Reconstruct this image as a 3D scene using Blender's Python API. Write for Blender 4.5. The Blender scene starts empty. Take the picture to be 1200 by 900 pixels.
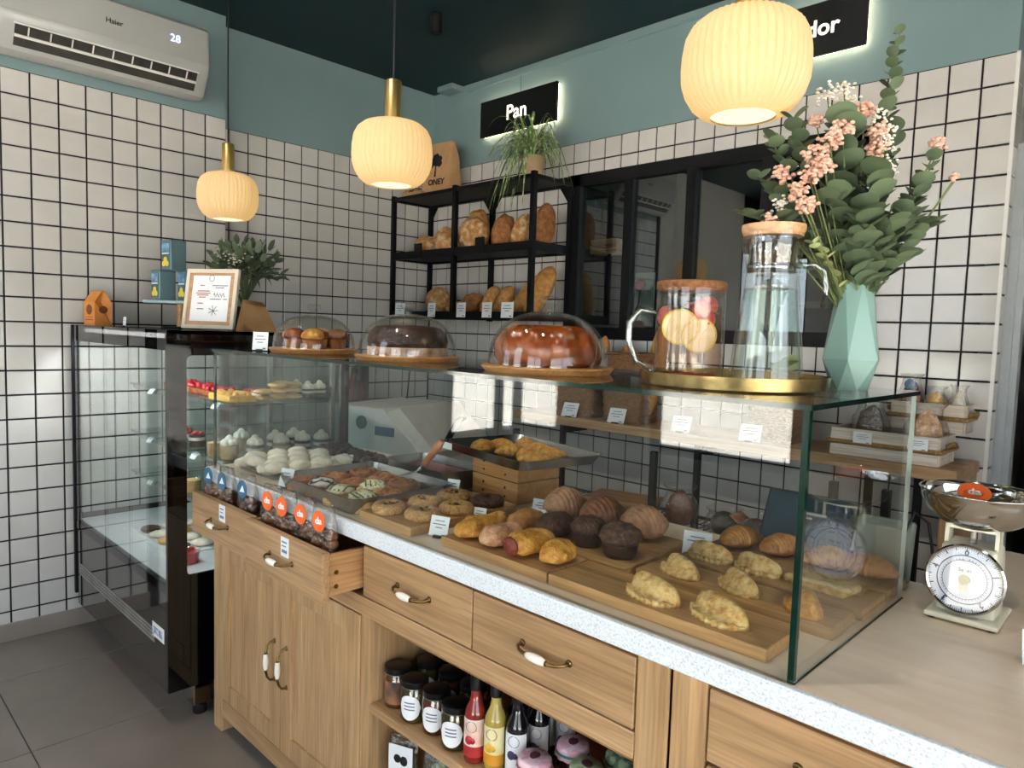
import bpy, bmesh, math, random
from mathutils import Vector, Matrix, noise
SC = bpy.context.scene
COL = SC.collection
PI = math.pi
random.seed(7)

# ------------------------------------------------------------------ camera
r_ = Vector((0.71228594, 0.7011981, 0.03114426))
u_ = Vector((-0.07439904, 0.03130463, 0.99673708))
f_ = Vector((-0.69793519, 0.71227891, -0.07446632))
cam_d = bpy.data.cameras.new('camera')
cam = bpy.data.objects.new('camera', cam_d)
COL.objects.link(cam)
m = Matrix((r_, u_, -f_)).transposed().to_4x4()
m.translation = Vector((3.56175, -2.96737, 1.38638))
cam.matrix_world = m
cam_d.sensor_width = 36.0
cam_d.lens = 829.466 * 36 / 1200
cam_d.clip_start = 0.02
cam_d.clip_end = 300
SC.camera = cam

# ------------------------------------------------------------------ light
SC.view_settings.view_transform = 'Standard'
SC.view_settings.look = 'None'
SC.view_settings.gamma = 1.0
SC.view_settings.use_curve_mapping = False
SC.view_settings.exposure = -0.18
cy = SC.cycles
cy.max_bounces = 10
cy.diffuse_bounces = 5
cy.glossy_bounces = 5
cy.transmission_bounces = 8
cy.transparent_max_bounces = 40
cy.caustics_reflective = False
cy.caustics_refractive = False
cy.sample_clamp_indirect = 24.0
cy.use_denoising = True
SKY = 5.5
wd = bpy.data.worlds.new('World'); SC.world = wd; wd.use_nodes = True
wn = wd.node_tree.nodes; wl = wd.node_tree.links
bg = wn['Background']
bg.inputs[0].default_value = (0.80, 0.91, 1.0, 1)
bg.inputs[1].default_value = SKY
sun_d = bpy.data.lights.new('sun', 'SUN'); sun_d.energy = 80; sun_d.angle = 0.01; sun_d.color = (1, .98, .95)
sun = bpy.data.objects.new('sun', sun_d); COL.objects.link(sun)
sun.rotation_euler = Vector((-0.25, -0.75, -1.3)).to_track_quat('-Z', 'Y').to_euler()
def portal(loc, nrm, w, h):
    l = bpy.data.lights.new('window_portal', 'AREA'); l.shape = 'RECTANGLE'; l.size = w; l.size_y = h
    l.cycles.is_portal = True
    o = bpy.data.objects.new('window_portal', l); COL.objects.link(o); o.location = loc
    o.rotation_euler = Vector(nrm).to_track_quat('-Z', 'Z').to_euler()
YF = -4.6           # inner face of the street front
portal((1.63, YF - .1, 1.75), (0, 1, 0), .9, 2.1)
portal((3.46, YF - .1, 1.0), (0, 1, 0), 1.45, 1.95)
portal((5.3, -2.9, 1.02), (-1, 0, 0), 2.95, 1.95)
portal((.22, YF - .1, 1.5), (0, 1, 0), .5, 1.6)
portal((-.1, -4.3, 1.75), (1, 0, 0), .5, 2.1)

# ------------------------------------------------------------------ materials
def nd(nt, t, **k):
    n = nt.nodes.new(t)
    for a, b in k.items(): setattr(n, a, b)
    return n
def base(name):
    mt = bpy.data.materials.new(name); mt.use_nodes = True
    nt = mt.node_tree; nt.nodes.clear()
    out = nd(nt, 'ShaderNodeOutputMaterial')
    return mt, nt, out
def rgb(h):
    h = h.lstrip('#'); v = [int(h[i:i + 2], 16) / 255 for i in (0, 2, 4)]
    return tuple(x / 12.92 if x <= .04045 else ((x + .055) / 1.055) ** 2.4 for x in v) + (1,)
def coords(nt, scale=(1, 1, 1), rnd=True):
    tc = nd(nt, 'ShaderNodeTexCoord')
    mp = nd(nt, 'ShaderNodeMapping'); mp.inputs['Scale'].default_value = scale
    if rnd:
        oi = nd(nt, 'ShaderNodeObjectInfo')
        mu = nd(nt, 'ShaderNodeMath', operation='MULTIPLY'); mu.inputs[1].default_value = 37.0
        nt.links.new(oi.outputs['Random'], mu.inputs[0])
        ad = nd(nt, 'ShaderNodeVectorMath', operation='ADD')
        nt.links.new(tc.outputs['Object'], ad.inputs[0]); nt.links.new(mu.outputs[0], ad.inputs[1])
        nt.links.new(ad.outputs[0], mp.inputs['Vector'])
    else:
        nt.links.new(tc.outputs['Object'], mp.inputs['Vector'])
    return mp.outputs[0]
def mat(name, c1, c2=None, rough=.5, metal=0, scale=20, bump=0, bscale=None, spec=.5, coat=0, stretch=(1, 1, 1), detail=3, lo=.35, hi=.65, emit=None, estr=0, trans=0, sss=0, vary=0, rnd=True, c3=None):
    """principled with a noise between two colours, optional bump"""
    mt, nt, out = base(name)
    p = nd(nt, 'ShaderNodeBsdfPrincipled')
    nt.links.new(p.outputs[0], out.inputs[0])
    p.inputs['Roughness'].default_value = rough
    p.inputs['Metallic'].default_value = metal
    p.inputs['Specular IOR Level'].default_value = spec
    p.inputs['Coat Weight'].default_value = coat
    p.inputs['Coat Roughness'].default_value = .08
    if trans: p.inputs['Transmission Weight'].default_value = trans
    if sss:
        p.inputs['Subsurface Weight'].default_value = sss; p.inputs['Subsurface Radius'].default_value = (.01, .006, .004)
    A = rgb(c1); B = rgb(c2 or c1)
    vec = coords(nt, stretch, rnd)
    nz = nd(nt, 'ShaderNodeTexNoise'); nz.inputs['Scale'].default_value = scale; nz.inputs['Detail'].default_value = detail
    nt.links.new(vec, nz.inputs['Vector'])
    cr = nd(nt, 'ShaderNodeValToRGB')
    cr.color_ramp.elements[0].position = lo; cr.color_ramp.elements[0].color = A
    cr.color_ramp.elements[1].position = hi; cr.color_ramp.elements[1].color = B
    if c3:
        e = cr.color_ramp.elements.new((lo + hi) / 2); e.color = rgb(c3)
    nt.links.new(nz.outputs[0], cr.inputs[0])
    col = cr.outputs[0]
    if vary:
        oi = nd(nt, 'ShaderNodeObjectInfo')
        hs = nd(nt, 'ShaderNodeHueSaturation')
        mr = nd(nt, 'ShaderNodeMapRange'); mr.inputs['To Min'].default_value = 1 - vary; mr.inputs['To Max'].default_value = 1 + vary
        nt.links.new(oi.outputs['Random'], mr.inputs[0]); nt.links.new(mr.outputs[0], hs.inputs['Value'])
        nt.links.new(col, hs.inputs['Color']); col = hs.outputs[0]
    nt.links.new(col, p.inputs['Base Color'])
    if emit:
        p.inputs['Emission Color'].default_value = rgb(emit); p.inputs['Emission Strength'].default_value = estr
    if bump:
        n2 = nd(nt, 'ShaderNodeTexNoise'); n2.inputs['Scale'].default_value = bscale or scale; n2.inputs['Detail'].default_value = 4
        nt.links.new(vec, n2.inputs['Vector'])
        bp = nd(nt, 'ShaderNodeBump'); bp.inputs['Strength'].default_value = bump; bp.inputs['Distance'].default_value = .01
        nt.links.new(n2.outputs[0], bp.inputs['Height']); nt.links.new(bp.outputs[0], p.inputs['Normal'])
    return mt
def wood(name, c1, c2, c3, axis=0, rough=.45, fine=1.0, vary=.06):
    """stretched-noise grain along one axis, with finer pores on top"""
    mt, nt, out = base(name)
    p = nd(nt, 'ShaderNodeBsdfPrincipled'); nt.links.new(p.outputs[0], out.inputs[0])
    p.inputs['Roughness'].default_value = rough
    sc = [14 * fine] * 3; sc[axis] = 1.1 * fine
    vec = coords(nt, tuple(sc))
    n1 = nd(nt, 'ShaderNodeTexNoise'); n1.inputs['Scale'].default_value = 1.6; n1.inputs['Detail'].default_value = 5; n1.inputs['Distortion'].default_value = .6
    nt.links.new(vec, n1.inputs['Vector'])
    cr = nd(nt, 'ShaderNodeValToRGB'); e = cr.color_ramp.elements
    e[0].position = .3; e[0].color = rgb(c1); e[1].position = .72; e[1].color = rgb(c3)
    x = e.new(.5); x.color = rgb(c2)
    nt.links.new(n1.outputs[0], cr.inputs[0])
    sc2 = [160 * fine] * 3; sc2[axis] = 6 * fine
    vec2 = coords(nt, tuple(sc2))
    n2 = nd(nt, 'ShaderNodeTexNoise'); n2.inputs['Scale'].default_value = 1.0; n2.inputs['Detail'].default_value = 2
    nt.links.new(vec2, n2.inputs['Vector'])
    mr = nd(nt, 'ShaderNodeMapRange'); mr.inputs['From Min'].default_value = .35; mr.inputs['From Max'].default_value = .6
    mr.inputs['To Min'].default_value = .78; mr.inputs['To Max'].default_value = 1.05
    nt.links.new(n2.outputs[0], mr.inputs[0])
    oi = nd(nt, 'ShaderNodeObjectInfo'); m2 = nd(nt, 'ShaderNodeMapRange')
    m2.inputs['To Min'].default_value = 1 - vary; m2.inputs['To Max'].default_value = 1 + vary
    nt.links.new(oi.outputs['Random'], m2.inputs[0])
    mu = nd(nt, 'ShaderNodeMath', operation='MULTIPLY'); nt.links.new(mr.outputs[0], mu.inputs[0]); nt.links.new(m2.outputs[0], mu.inputs[1])
    hs = nd(nt, 'ShaderNodeHueSaturation'); nt.links.new(mu.outputs[0], hs.inputs['Value']); nt.links.new(cr.outputs[0], hs.inputs['Color'])
    nt.links.new(hs.outputs[0], p.inputs['Base Color'])
    bp = nd(nt, 'ShaderNodeBump'); bp.inputs['Strength'].default_value = .12; bp.inputs['Distance'].default_value = .004
    nt.links.new(n2.outputs[0], bp.inputs['Height']); nt.links.new(bp.outputs[0], p.inputs['Normal'])
    return mt
def glass(name, tint='#ffffff', f0=.045, rough=0.0, wrinkle=0, gain=.95):
    """thin clear glass: straight-through transparency plus a Fresnel-weighted mirror"""
    mt, nt, out = base(name)
    tr = nd(nt, 'ShaderNodeBsdfTransparent'); tr.inputs[0].default_value = rgb(tint)
    gl = nd(nt, 'ShaderNodeBsdfGlossy'); gl.inputs['Roughness'].default_value = rough
    lw = nd(nt, 'ShaderNodeLayerWeight')
    pw = nd(nt, 'ShaderNodeMath', operation='POWER'); pw.inputs[1].default_value = 5
    nt.links.new(lw.outputs['Facing'], pw.inputs[0])
    ma = nd(nt, 'ShaderNodeMath', operation='MULTIPLY_ADD'); ma.inputs[1].default_value = gain - f0; ma.inputs[2].default_value = f0
    nt.links.new(pw.outputs[0], ma.inputs[0])
    mx = nd(nt, 'ShaderNodeMixShader')
    nt.links.new(ma.outputs[0], mx.inputs[0]); nt.links.new(tr.outputs[0], mx.inputs[1]); nt.links.new(gl.outputs[0], mx.inputs[2])
    nt.links.new(mx.outputs[0], out.inputs[0])
    if wrinkle:
        vec = coords(nt)
        nz = nd(nt, 'ShaderNodeTexNoise'); nz.inputs['Scale'].default_value = wrinkle; nz.inputs['Detail'].default_value = 3
        nt.links.new(vec, nz.inputs['Vector'])
        bp = nd(nt, 'ShaderNodeBump'); bp.inputs['Strength'].default_value = .8; bp.inputs['Distance'].default_value = .01
        nt.links.new(nz.outputs[0], bp.inputs['Height'])
        nt.links.new(bp.outputs[0], gl.inputs['Normal']); nt.links.new(bp.outputs[0], lw.inputs['Normal'])
    return mt
def glow(name, c, s):
    mt, nt, out = base(name)
    e = nd(nt, 'ShaderNodeEmission'); e.inputs[0].default_value = rgb(c); e.inputs[1].default_value = s
    nt.links.new(e.outputs[0], out.inputs[0]); return mt
def opal(name, c, s):
    """opal glass lit from inside: translucent + diffuse + own glow"""
    mt, nt, out = base(name)
    t = nd(nt, 'ShaderNodeBsdfTranslucent'); t.inputs[0].default_value = rgb('#ffe6b4')
    dd = nd(nt, 'ShaderNodeBsdfPrincipled'); dd.inputs['Base Color'].default_value = rgb('#fff0d2'); dd.inputs['Roughness'].default_value = .25
    e = nd(nt, 'ShaderNodeEmission'); e.inputs[0].default_value = rgb(c); e.inputs[1].default_value = s
    mx = nd(nt, 'ShaderNodeMixShader'); mx.inputs[0].default_value = .3
    ad = nd(nt, 'ShaderNodeAddShader')
    nt.links.new(t.outputs[0], mx.inputs[1]); nt.links.new(dd.outputs[0], mx.inputs[2])
    nt.links.new(mx.outputs[0], ad.inputs[0]); nt.links.new(e.outputs[0], ad.inputs[1])
    nt.links.new(ad.outputs[0], out.inputs[0]); return mt

K = {}
K['tile'] = mat('glazed_white_tile', '#d2cec9', '#ccc8c3', rough=.1, scale=6, bump=.02, bscale=9, vary=.025)
K['grout'] = mat('black_grout', '#17161a', '#1e1d20', rough=.9, scale=60)
K['teal'] = mat('light_teal_paint', '#7c9496', '#799193', rough=.7, scale=3)
K['darkteal'] = mat('dark_teal_paint', '#01262d', '#012229', rough=.6, scale=3)
K['floor'] = mat('grey_stone_tile', '#786e66', '#867b72', rough=.42, scale=5, detail=8, lo=.3, hi=.7, bump=.03, bscale=40)
K['floorgrout'] = mat('floor_joint', '#4c4742', rough=.9)
K['base'] = mat('grey_baseboard', '#8b8078', '#91867d', rough=.5, scale=8)
K['plaster'] = mat('white_plaster', '#d8d5cf', '#d2cfc8', rough=.8, scale=4)
K['pave'] = mat('street_paving', '#c9c4bb', '#b5b0a7', rough=.9, scale=.9, stretch=(1, 4, 1))
K['oak'] = wood('oak_along_x', '#a07c55', '#b18c63', '#c19d75', 0)
K['oakz'] = wood('oak_along_z', '#ab855b', '#bb966b', '#caa67d', 2)
K['oaky'] = wood('oak_along_y', '#a67c51', '#b98c5e', '#c99e70', 1)
K['oakdark'] = wood('oak_inner', '#8a6440', '#99714a', '#a67d55', 2)
K['board'] = wood('chopping_board_oak', '#a97f50', '#b98d5b', '#c59b69', 0, rough=.4)
K['acacia'] = wood('warm_board', '#a8743f', '#bb874f', '#cb9a62', 0, rough=.4, fine=1.4)
K['pale'] = wood('whitewashed_crate', '#c9b8a6', '#d6c8b8', '#e0d5c8', 0, rough=.7)
K['blackmetal'] = mat('black_metal', '#0d0d0e', '#121213', rough=.55, scale=40, spec=.22)
K['blackgloss'] = mat('black_gloss', '#050506', '#070708', rough=.04, scale=5, spec=.6)
K['greygloss'] = mat('smoked_gloss_panel', '#6e6a65', '#716d68', rough=.04, scale=5, metal=.85)
K['steel'] = mat('brushed_steel', '#b9b9b7', '#a9a9a8', rough=.25, metal=1, scale=30, stretch=(1, 12, 12))
K['mirror'] = mat('polished_steel', '#c9c6c1', '#c2bfba', rough=.08, metal=1, scale=6, bump=.03, bscale=7)
K['brass'] = mat('brushed_brass', '#dcbd7a', '#cfae6a', rough=.36, metal=1, scale=40, stretch=(12, 12, 1))
K['tray'] = mat('brass_tray_metal', '#b7a06f', '#a8925f', rough=.25, metal=1, scale=30, stretch=(3, 3, 20))
K['antique'] = mat('antique_brass', '#8a6f45', '#6e5635', rough=.35, metal=1, scale=60)
K['porcelain'] = mat('white_porcelain', '#f3efe4', '#efeadd', rough=.08, scale=5, coat=.5)
K['glass'] = glass('clear_glass', '#fcfefd', .045)
K['domeglass'] = glass('dome_glass', '#fdfdfc', .05)
K['window'] = glass('window_glass', '#fefefe', .04)
K['partglass'] = glass('partition_glass', '#d9e2e2', .10)
K['film'] = glass('cellophane', '#f6f6f4', .13, rough=.1, wrinkle=60)
K['plastic'] = glass('clear_plastic', '#f8faf9', .08, rough=.06)
K['water'] = glass('water', '#eef6f4', .02)
K['gedge'] = mat('green_glass_edge', '#04201a', '#062a20', rough=.08, scale=10, spec=.7)
K['gedgel'] = mat('pale_green_glass_edge', '#9fc4b4', '#b3d3c4', rough=.08, scale=10, spec=.7)
K['top'] = mat('beige_worktop', '#e6cfb6', '#ecd8c1', rough=.28, scale=5, stretch=(2, 9, 1), detail=6)
K['quartz'] = mat('speckled_quartz_edge', '#e0e6ec', '#b9c2ca', rough=.3, scale=260, detail=1, lo=.5, hi=.75)
K['acwhite'] = mat('air_conditioner_white', '#b2b2af', '#aeaeab', rough=.3, scale=4)
K['white'] = mat('white_plastic', '#e8e6e1', '#e4e2dd', rough=.25, scale=4)
K['offwhite'] = mat('cream_enamel', '#e6dfc8', '#e0d9c0', rough=.3, scale=4, coat=.3)
K['card'] = mat('white_card', '#eef0f2', '#e6e8ea', rough=.6, scale=8)
K['ink'] = mat('printed_ink', '#6a748c', '#5b657d', rough=.7, scale=80)
K['inkred'] = mat('printed_red', '#a8544c', rough=.7)
K['black'] = mat('plain_black', '#0c0c0d', rough=.5)
K['kraft'] = mat('kraft_paper', '#b98d5f', '#c39a6d', rough=.85, scale=18, bump=.05, bscale=60)
K['orange'] = mat('orange_paper', '#dd8a3c', '#e5974a', rough=.6, scale=12)
K['osticker'] = mat('orange_sticker', '#e5622a', '#e86a30', rough=.45, scale=10)
K['bsticker'] = mat('blue_sticker', '#2f5e7c', '#35678a', rough=.45, scale=10)
K['wicker'] = mat('brown_wicker', '#9a6f47', '#6f4c2e', rough=.75, scale=70, stretch=(1, 1, 3), bump=.6, bscale=120)
K['rope'] = mat('jute_rope', '#a5824f', '#7d6038', rough=.9, scale=160)
K['leaf'] = mat('eucalyptus_leaf', '#a0a984', '#88946c', rough=.55, scale=9, vary=.2)
K['leafd'] = mat('dark_leaf', '#5c6b50', '#4c5b41', rough=.5, scale=9, vary=.2)
K['leafl'] = mat('light_leaf', '#b9be8a', '#a4ad70', rough=.55, scale=9, vary=.15)
K['stem'] = mat('green_stem', '#6f7a45', '#5d6a3c', rough=.6, scale=20)
K['spider'] = mat('striped_leaf', '#3f6332', '#c9d49a', rough=.5, scale=30, stretch=(1, 1, 1), lo=.45, hi=.6)
K['pink'] = mat('peach_blossom', '#cc9c86', '#dfbba6', rough=.8, scale=60)
K['whitefl'] = mat('white_blossom', '#efe9df', '#ddd3c3', rough=.8, scale=60)
K['orangefl'] = mat('orange_flower', '#d9622a', '#e88a3c', rough=.6, scale=20)
K['terracotta'] = mat('pot_beige', '#b59a78', '#a78c6b', rough=.8, scale=20)
K['vase'] = mat('mint_ceramic', '#7c9b93', '#77968e', rough=.3, scale=4, coat=.2)
# baked goods
K['bread'] = mat('crust_floured', '#b5793f', '#e0c7a0', rough=.8, scale=36, lo=.35, hi=.68, bump=0.56, bscale=91, c3='#cb965c')
K['breadd'] = mat('crust_dark', '#8a4f27', '#b67a45', rough=.75, scale=41, lo=.3, hi=.7, bump=0.56, bscale=104)
K['bague'] = mat('crust_golden', '#b87935', '#dba761', rough=.65, scale=46, lo=.3, hi=.7, bump=0.40, bscale=104)
K['pastry'] = mat('baked_golden', '#b06a22', '#e2ad57', rough=.45, scale=72, lo=.3, hi=.68, bump=0.48, bscale=156, c3='#cf9038', coat=.15)
K['pastryp'] = mat('baked_pale', '#b27a3e', '#e5c58a', rough=.55, scale=78, lo=.3, hi=.66, bump=.28, bscale=156, c3='#d6ac68')
K['pastrypk'] = mat('baked_pink', '#b8754f', '#dfb08c', rough=.5, scale=67, lo=.3, hi=.7, bump=0.48, bscale=156)
K['crois'] = mat('croissant_crust', '#9c5a26', '#cf944f', rough=.4, scale=67, lo=.3, hi=.7, bump=0.32, bscale=156, coat=.2)
K['crois2'] = mat('croissant_brown', '#6f3c20', '#9c6238', rough=.4, scale=67, lo=.3, hi=.7, bump=0.32, bscale=156, coat=.2)
K['crois3'] = mat('croissant_matt', '#8f6142', '#b98a66', rough=.6, scale=67, lo=.3, hi=.7, bump=0.32, bscale=156)
K['choc'] = mat('dark_chocolate', '#2a1610', '#3d2218', rough=.35, scale=52, bump=0.40, bscale=130)
K['chocm'] = mat('chocolate_muffin', '#3a2015', '#6b452c', rough=.7, scale=78, lo=.4, hi=.7, bump=0.80, bscale=156)
K['cake'] = mat('bundt_glaze', '#71300d', '#9e511b', rough=.22, scale=26, bump=0.13, bscale=78, coat=.4)
K['meringue'] = mat('meringue_white', '#efe6d3', '#dcc9a9', rough=.75, scale=46, lo=.4, hi=.75, bump=0.16, bscale=104)
K['cookie'] = mat('ring_cookie', '#b5824a', '#d3a86e', rough=.75, scale=130, lo=.35, hi=.65, bump=0.80, bscale=234)
K['cream'] = mat('whipped_cream', '#f3ede0', '#ebe2d0', rough=.5, scale=52)
K['caramel'] = mat('caramel_cream', '#d9b27a', '#c99c60', rough=.5, scale=39)
K['berry'] = mat('red_berry', '#a01824', '#c02c38', rough=.25, scale=78)
K['mango'] = mat('mango_yellow', '#e6a52c', '#f0bd4c', rough=.3, scale=65, bump=0.32, bscale=156)
K['cinn'] = mat('cinnamon_swirl', '#8d4a1b', '#bd7737', rough=.4, scale=57, lo=.3, hi=.7, bump=0.24, bscale=104)
K['pist'] = mat('pistachio_icing', '#efe6c4', '#8f9a45', rough=.45, scale=104, lo=.5, hi=.68)
K['sauce'] = mat('tomato_filling', '#6b2117', '#91392a', rough=.4, scale=78, bump=0.48, bscale=156)

# ------------------------------------------------------------------ geometry helpers
class MB:
    """collects shapes; .o() links them as ONE mesh object"""
    def __init__(s): s.v = []; s.f = []
    def add(s, v, f):
        n = len(s.v); s.v += [tuple(p) for p in v]; s.f += [tuple(i + n for i in q) for q in f]; return s
    def box(s, x0, x1, y0, y1, z0, z1, mtx=None):
        v = [Vector((x, y, z)) for x in (x0, x1) for y in (y0, y1) for z in (z0, z1)]
        if mtx: v = [mtx @ p for p in v]
        return s.add(v, [(0, 1, 3, 2), (4, 6, 7, 5), (0, 4, 5, 1), (2, 3, 7, 6), (0, 2, 6, 4), (1, 5, 7, 3)])
    def rbox(s, x0, x1, y0, y1, z0, z1, b=.003, mtx=None, seg=2):
        bm = bmesh.new(); bmesh.ops.create_cube(bm, size=1)
        for p in bm.verts:
            p.co = Vector(((x0 + x1) / 2 + p.co.x * (x1 - x0), (y0 + y1) / 2 + p.co.y * (y1 - y0), (z0 + z1) / 2 + p.co.z * (z1 - z0)))
        bmesh.ops.bevel(bm, geom=bm.edges[:], offset=b, segments=seg, affect='EDGES', profile=.5)
        return s.bm(bm, mtx)
    def bm(s, bm, mtx=None):
        bm.verts.index_update()
        v = [mtx @ p.co if mtx else p.co.copy() for p in bm.verts]
        s.add(v, [tuple(q.index for q in f.verts) for f in bm.faces]); bm.free(); return s
    def lathe(s, prof, n=32, c=(0, 0, 0), mtx=None, rib=None, cap=True):
        v = []; f = []
        for r, z in prof:
            for k in range(n):
                a = 2 * PI * k / n; rr = r * (rib(a, z) if rib else 1)
                p = Vector((c[0] + rr * math.cos(a), c[1] + rr * math.sin(a), c[2] + z))
                v.append(mtx @ p if mtx else p)
        for i in range(len(prof) - 1):
            for k in range(n):
                k2 = (k + 1) % n
                f.append((i * n + k, i * n + k2, (i + 1) * n + k2, (i + 1) * n + k))
        if cap:
            if prof[0][0] > 1e-6: f.append(tuple(range(n))[::-1])
            if prof[-1][0] > 1e-6: f.append(tuple((len(prof) - 1) * n + k for k in range(n)))
        return s.add(v, f)
    def tube(s, pts, r, n=8, cap=True):
        pts = [Vector(p) for p in pts]; R = r if isinstance(r, (list, tuple)) else [r] * len(pts)
        v = []; f = []; prev = None
        for i, p in enumerate(pts):
            t = (pts[min(i + 1, len(pts) - 1)] - pts[max(i - 1, 0)]).normalized()
            if prev is None:
                a = Vector((0, 0, 1)) if abs(t.z) < .9 else Vector((1, 0, 0)); q = t.cross(a).normalized()
            else:
                q = (prev - t * prev.dot(t)).normalized()
            prev = q; w = t.cross(q)
            for k in range(n):
                a = 2 * PI * k / n; v.append(p + R[i] * (math.cos(a) * q + math.sin(a) * w))
        for i in range(len(pts) - 1):
            for k in range(n):
                k2 = (k + 1) % n; f.append((i * n + k, i * n + k2, (i + 1) * n + k2, (i + 1) * n + k))
        if cap: f += [tuple(range(n))[::-1], tuple((len(pts) - 1) * n + k for k in range(n))]
        return s.add(v, f)
    def loft(s, rings, cap=True, closed=True):
        n = len(rings[0]); v = [p for r in rings for p in r]; f = []
        for i in range(len(rings) - 1):
            for k in range(n if closed else n - 1):
                k2 = (k + 1) % n; f.append((i * n + k, i * n + k2, (i + 1) * n + k2, (i + 1) * n + k))
        if cap: f += [tuple(range(n))[::-1], tuple((len(rings) - 1) * n + k for k in range(n))]
        return s.add(v, f)
    def prism(s, poly, a0, a1, axis='z', mtx=None):
        """poly extruded: axis z -> (x,y); y -> (x,z); x -> (y,z)"""
        def P(p, a): return Vector((p[0], p[1], a)) if axis == 'z' else Vector((p[0], a, p[1])) if axis == 'y' else Vector((a, p[0], p[1]))
        n = len(poly); v = [P(p, a0) for p in poly] + [P(p, a1) for p in poly]
        if mtx: v = [mtx @ p for p in v]
        f = [tuple(range(n)), tuple(range(n, 2 * n))[::-1]] + [(k, n + k, n + (k + 1) % n, (k + 1) % n) for k in range(n)]
        return s.add(v, f)
    def blob(s, rx, ry, rz, seed=0, amp=.12, freq=2.5, sub=3, c=(0, 0, 0), flat=.45, rot=0, tilt=None, fn=None):
        """lumpy ellipsoid resting on z = c.z (under side flattened)"""
        bm = bmesh.new(); bmesh.ops.create_icosphere(bm, subdivisions=sub, radius=1)
        o = Vector((seed * 3.17, seed * 1.31, seed * .77))
        lo = 9
        for p in bm.verts:
            q = p.co.copy(); k = 1 + amp * noise.noise(q * freq + o) + amp * .4 * noise.noise(q * freq * 2.7 + o)
            if fn: k *= fn(q)
            q = q * k; q.z *= flat if q.z < 0 else 1
            p.co = Vector((q.x * rx, q.y * ry, q.z * rz))
        mt = Matrix.Rotation(rot, 4, 'Z') @ (tilt if tilt else Matrix.Identity(4))
        for p in bm.verts: p.co = mt @ p.co; lo = min(lo, p.co.z)
        for p in bm.verts: p.co += Vector((c[0], c[1], c[2] - lo))
        return s.bm(bm)
    def mesh(s, name, smooth=False, tidy=True):
        me = bpy.data.meshes.new(name); me.from_pydata(s.v, [], s.f); me.update()
        if tidy:
            bm = bmesh.new(); bm.from_mesh(me); bmesh.ops.recalc_face_normals(bm, faces=bm.faces); bm.to_mesh(me); bm.free()
        if smooth:
            me.polygons.foreach_set('use_smooth', [True] * len(me.polygons))
            if smooth is not True:
                me.set_sharp_from_angle(angle=math.radians(smooth))
        return me
    def o(s, name, mt, parent=None, smooth=False, loc=None, rz=0):
        return link(name, s.mesh(name, smooth), mt, parent, loc, rz)
def link(name, me, mt, parent=None, loc=None, rz=0):
    ob = bpy.data.objects.new(name, me); COL.objects.link(ob)
    mt = K[mt] if isinstance(mt, str) else mt
    if mt and not me.materials: me.materials.append(mt)
    if parent: ob.parent = parent
    if loc: ob.location = loc
    if rz: ob.rotation_euler.z = rz
    return ob
def tag(o, label, cat, group=None, kind=None):
    o['label'] = label; o['category'] = cat
    if group: o['group'] = group
    if kind: o['kind'] = kind
    return o
def thing(name, label, cat, loc=(0, 0, 0), rz=0, group=None, tilt=None):
    e = bpy.data.objects.new(name, None); COL.objects.link(e); e.empty_display_size = .02
    e.location = loc; e.rotation_euler = (tilt[0], tilt[1], rz) if tilt else (0, 0, rz)
    return tag(e, label, cat, group)
def struct(o, label=None, cat=None):
    o['kind'] = 'structure'
    if label: o['label'] = label
    if cat: o['category'] = cat
    return o
def copyof(o, loc, rz=None, label=None, parent=None):
    c = o.copy(); COL.objects.link(c); c.location = loc
    if rz is not None: c.rotation_euler.z = rz
    if parent: c.parent = parent
    if label: c['label'] = label
    for ch in list(o.children):
        copyof(ch, ch.location, None, None, c)
    return c
def text_mesh(body, size, depth=.0008, bold=0.0, align='CENTER'):
    cu = bpy.data.curves.new('txt', 'FONT'); cu.body = body; cu.size = size; cu.extrude = depth; cu.offset = bold
    cu.align_x = align; cu.align_y = 'CENTER'; cu.resolution_u = 3
    ob = bpy.data.objects.new('txt', cu); COL.objects.link(ob)
    bpy.context.view_layer.update()
    me = bpy.data.meshes.new_from_object(ob.evaluated_get(bpy.context.evaluated_depsgraph_get()))
    bpy.data.objects.remove(ob); return me
def lettering(name, body, size, mt, parent, loc, rot=(PI / 2, 0, 0), bold=0, depth=.0008, align='CENTER'):
    ob = link(name, text_mesh(body, size, depth, bold, align), mt, parent, loc); ob.rotation_euler = rot; return ob
def arc(c, r, a0, a1, n, plane='xz'):
    out = []
    for i in range(n + 1):
        a = a0 + (a1 - a0) * i / n
        p, q = c[0] + r * math.cos(a), c[1] + r * math.sin(a)
        out.append((p, q))
    return out
def rrect(x0, x1, y0, y1, r, n=5):
    out = []
    for cx, cyy, a in ((x1 - r, y0 + r, -PI / 2), (x1 - r, y1 - r, 0), (x0 + r, y1 - r, PI / 2), (x0 + r, y0 + r, PI)):
        out += arc((cx, cyy), r, a, a + PI / 2, n)
    return out

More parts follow.
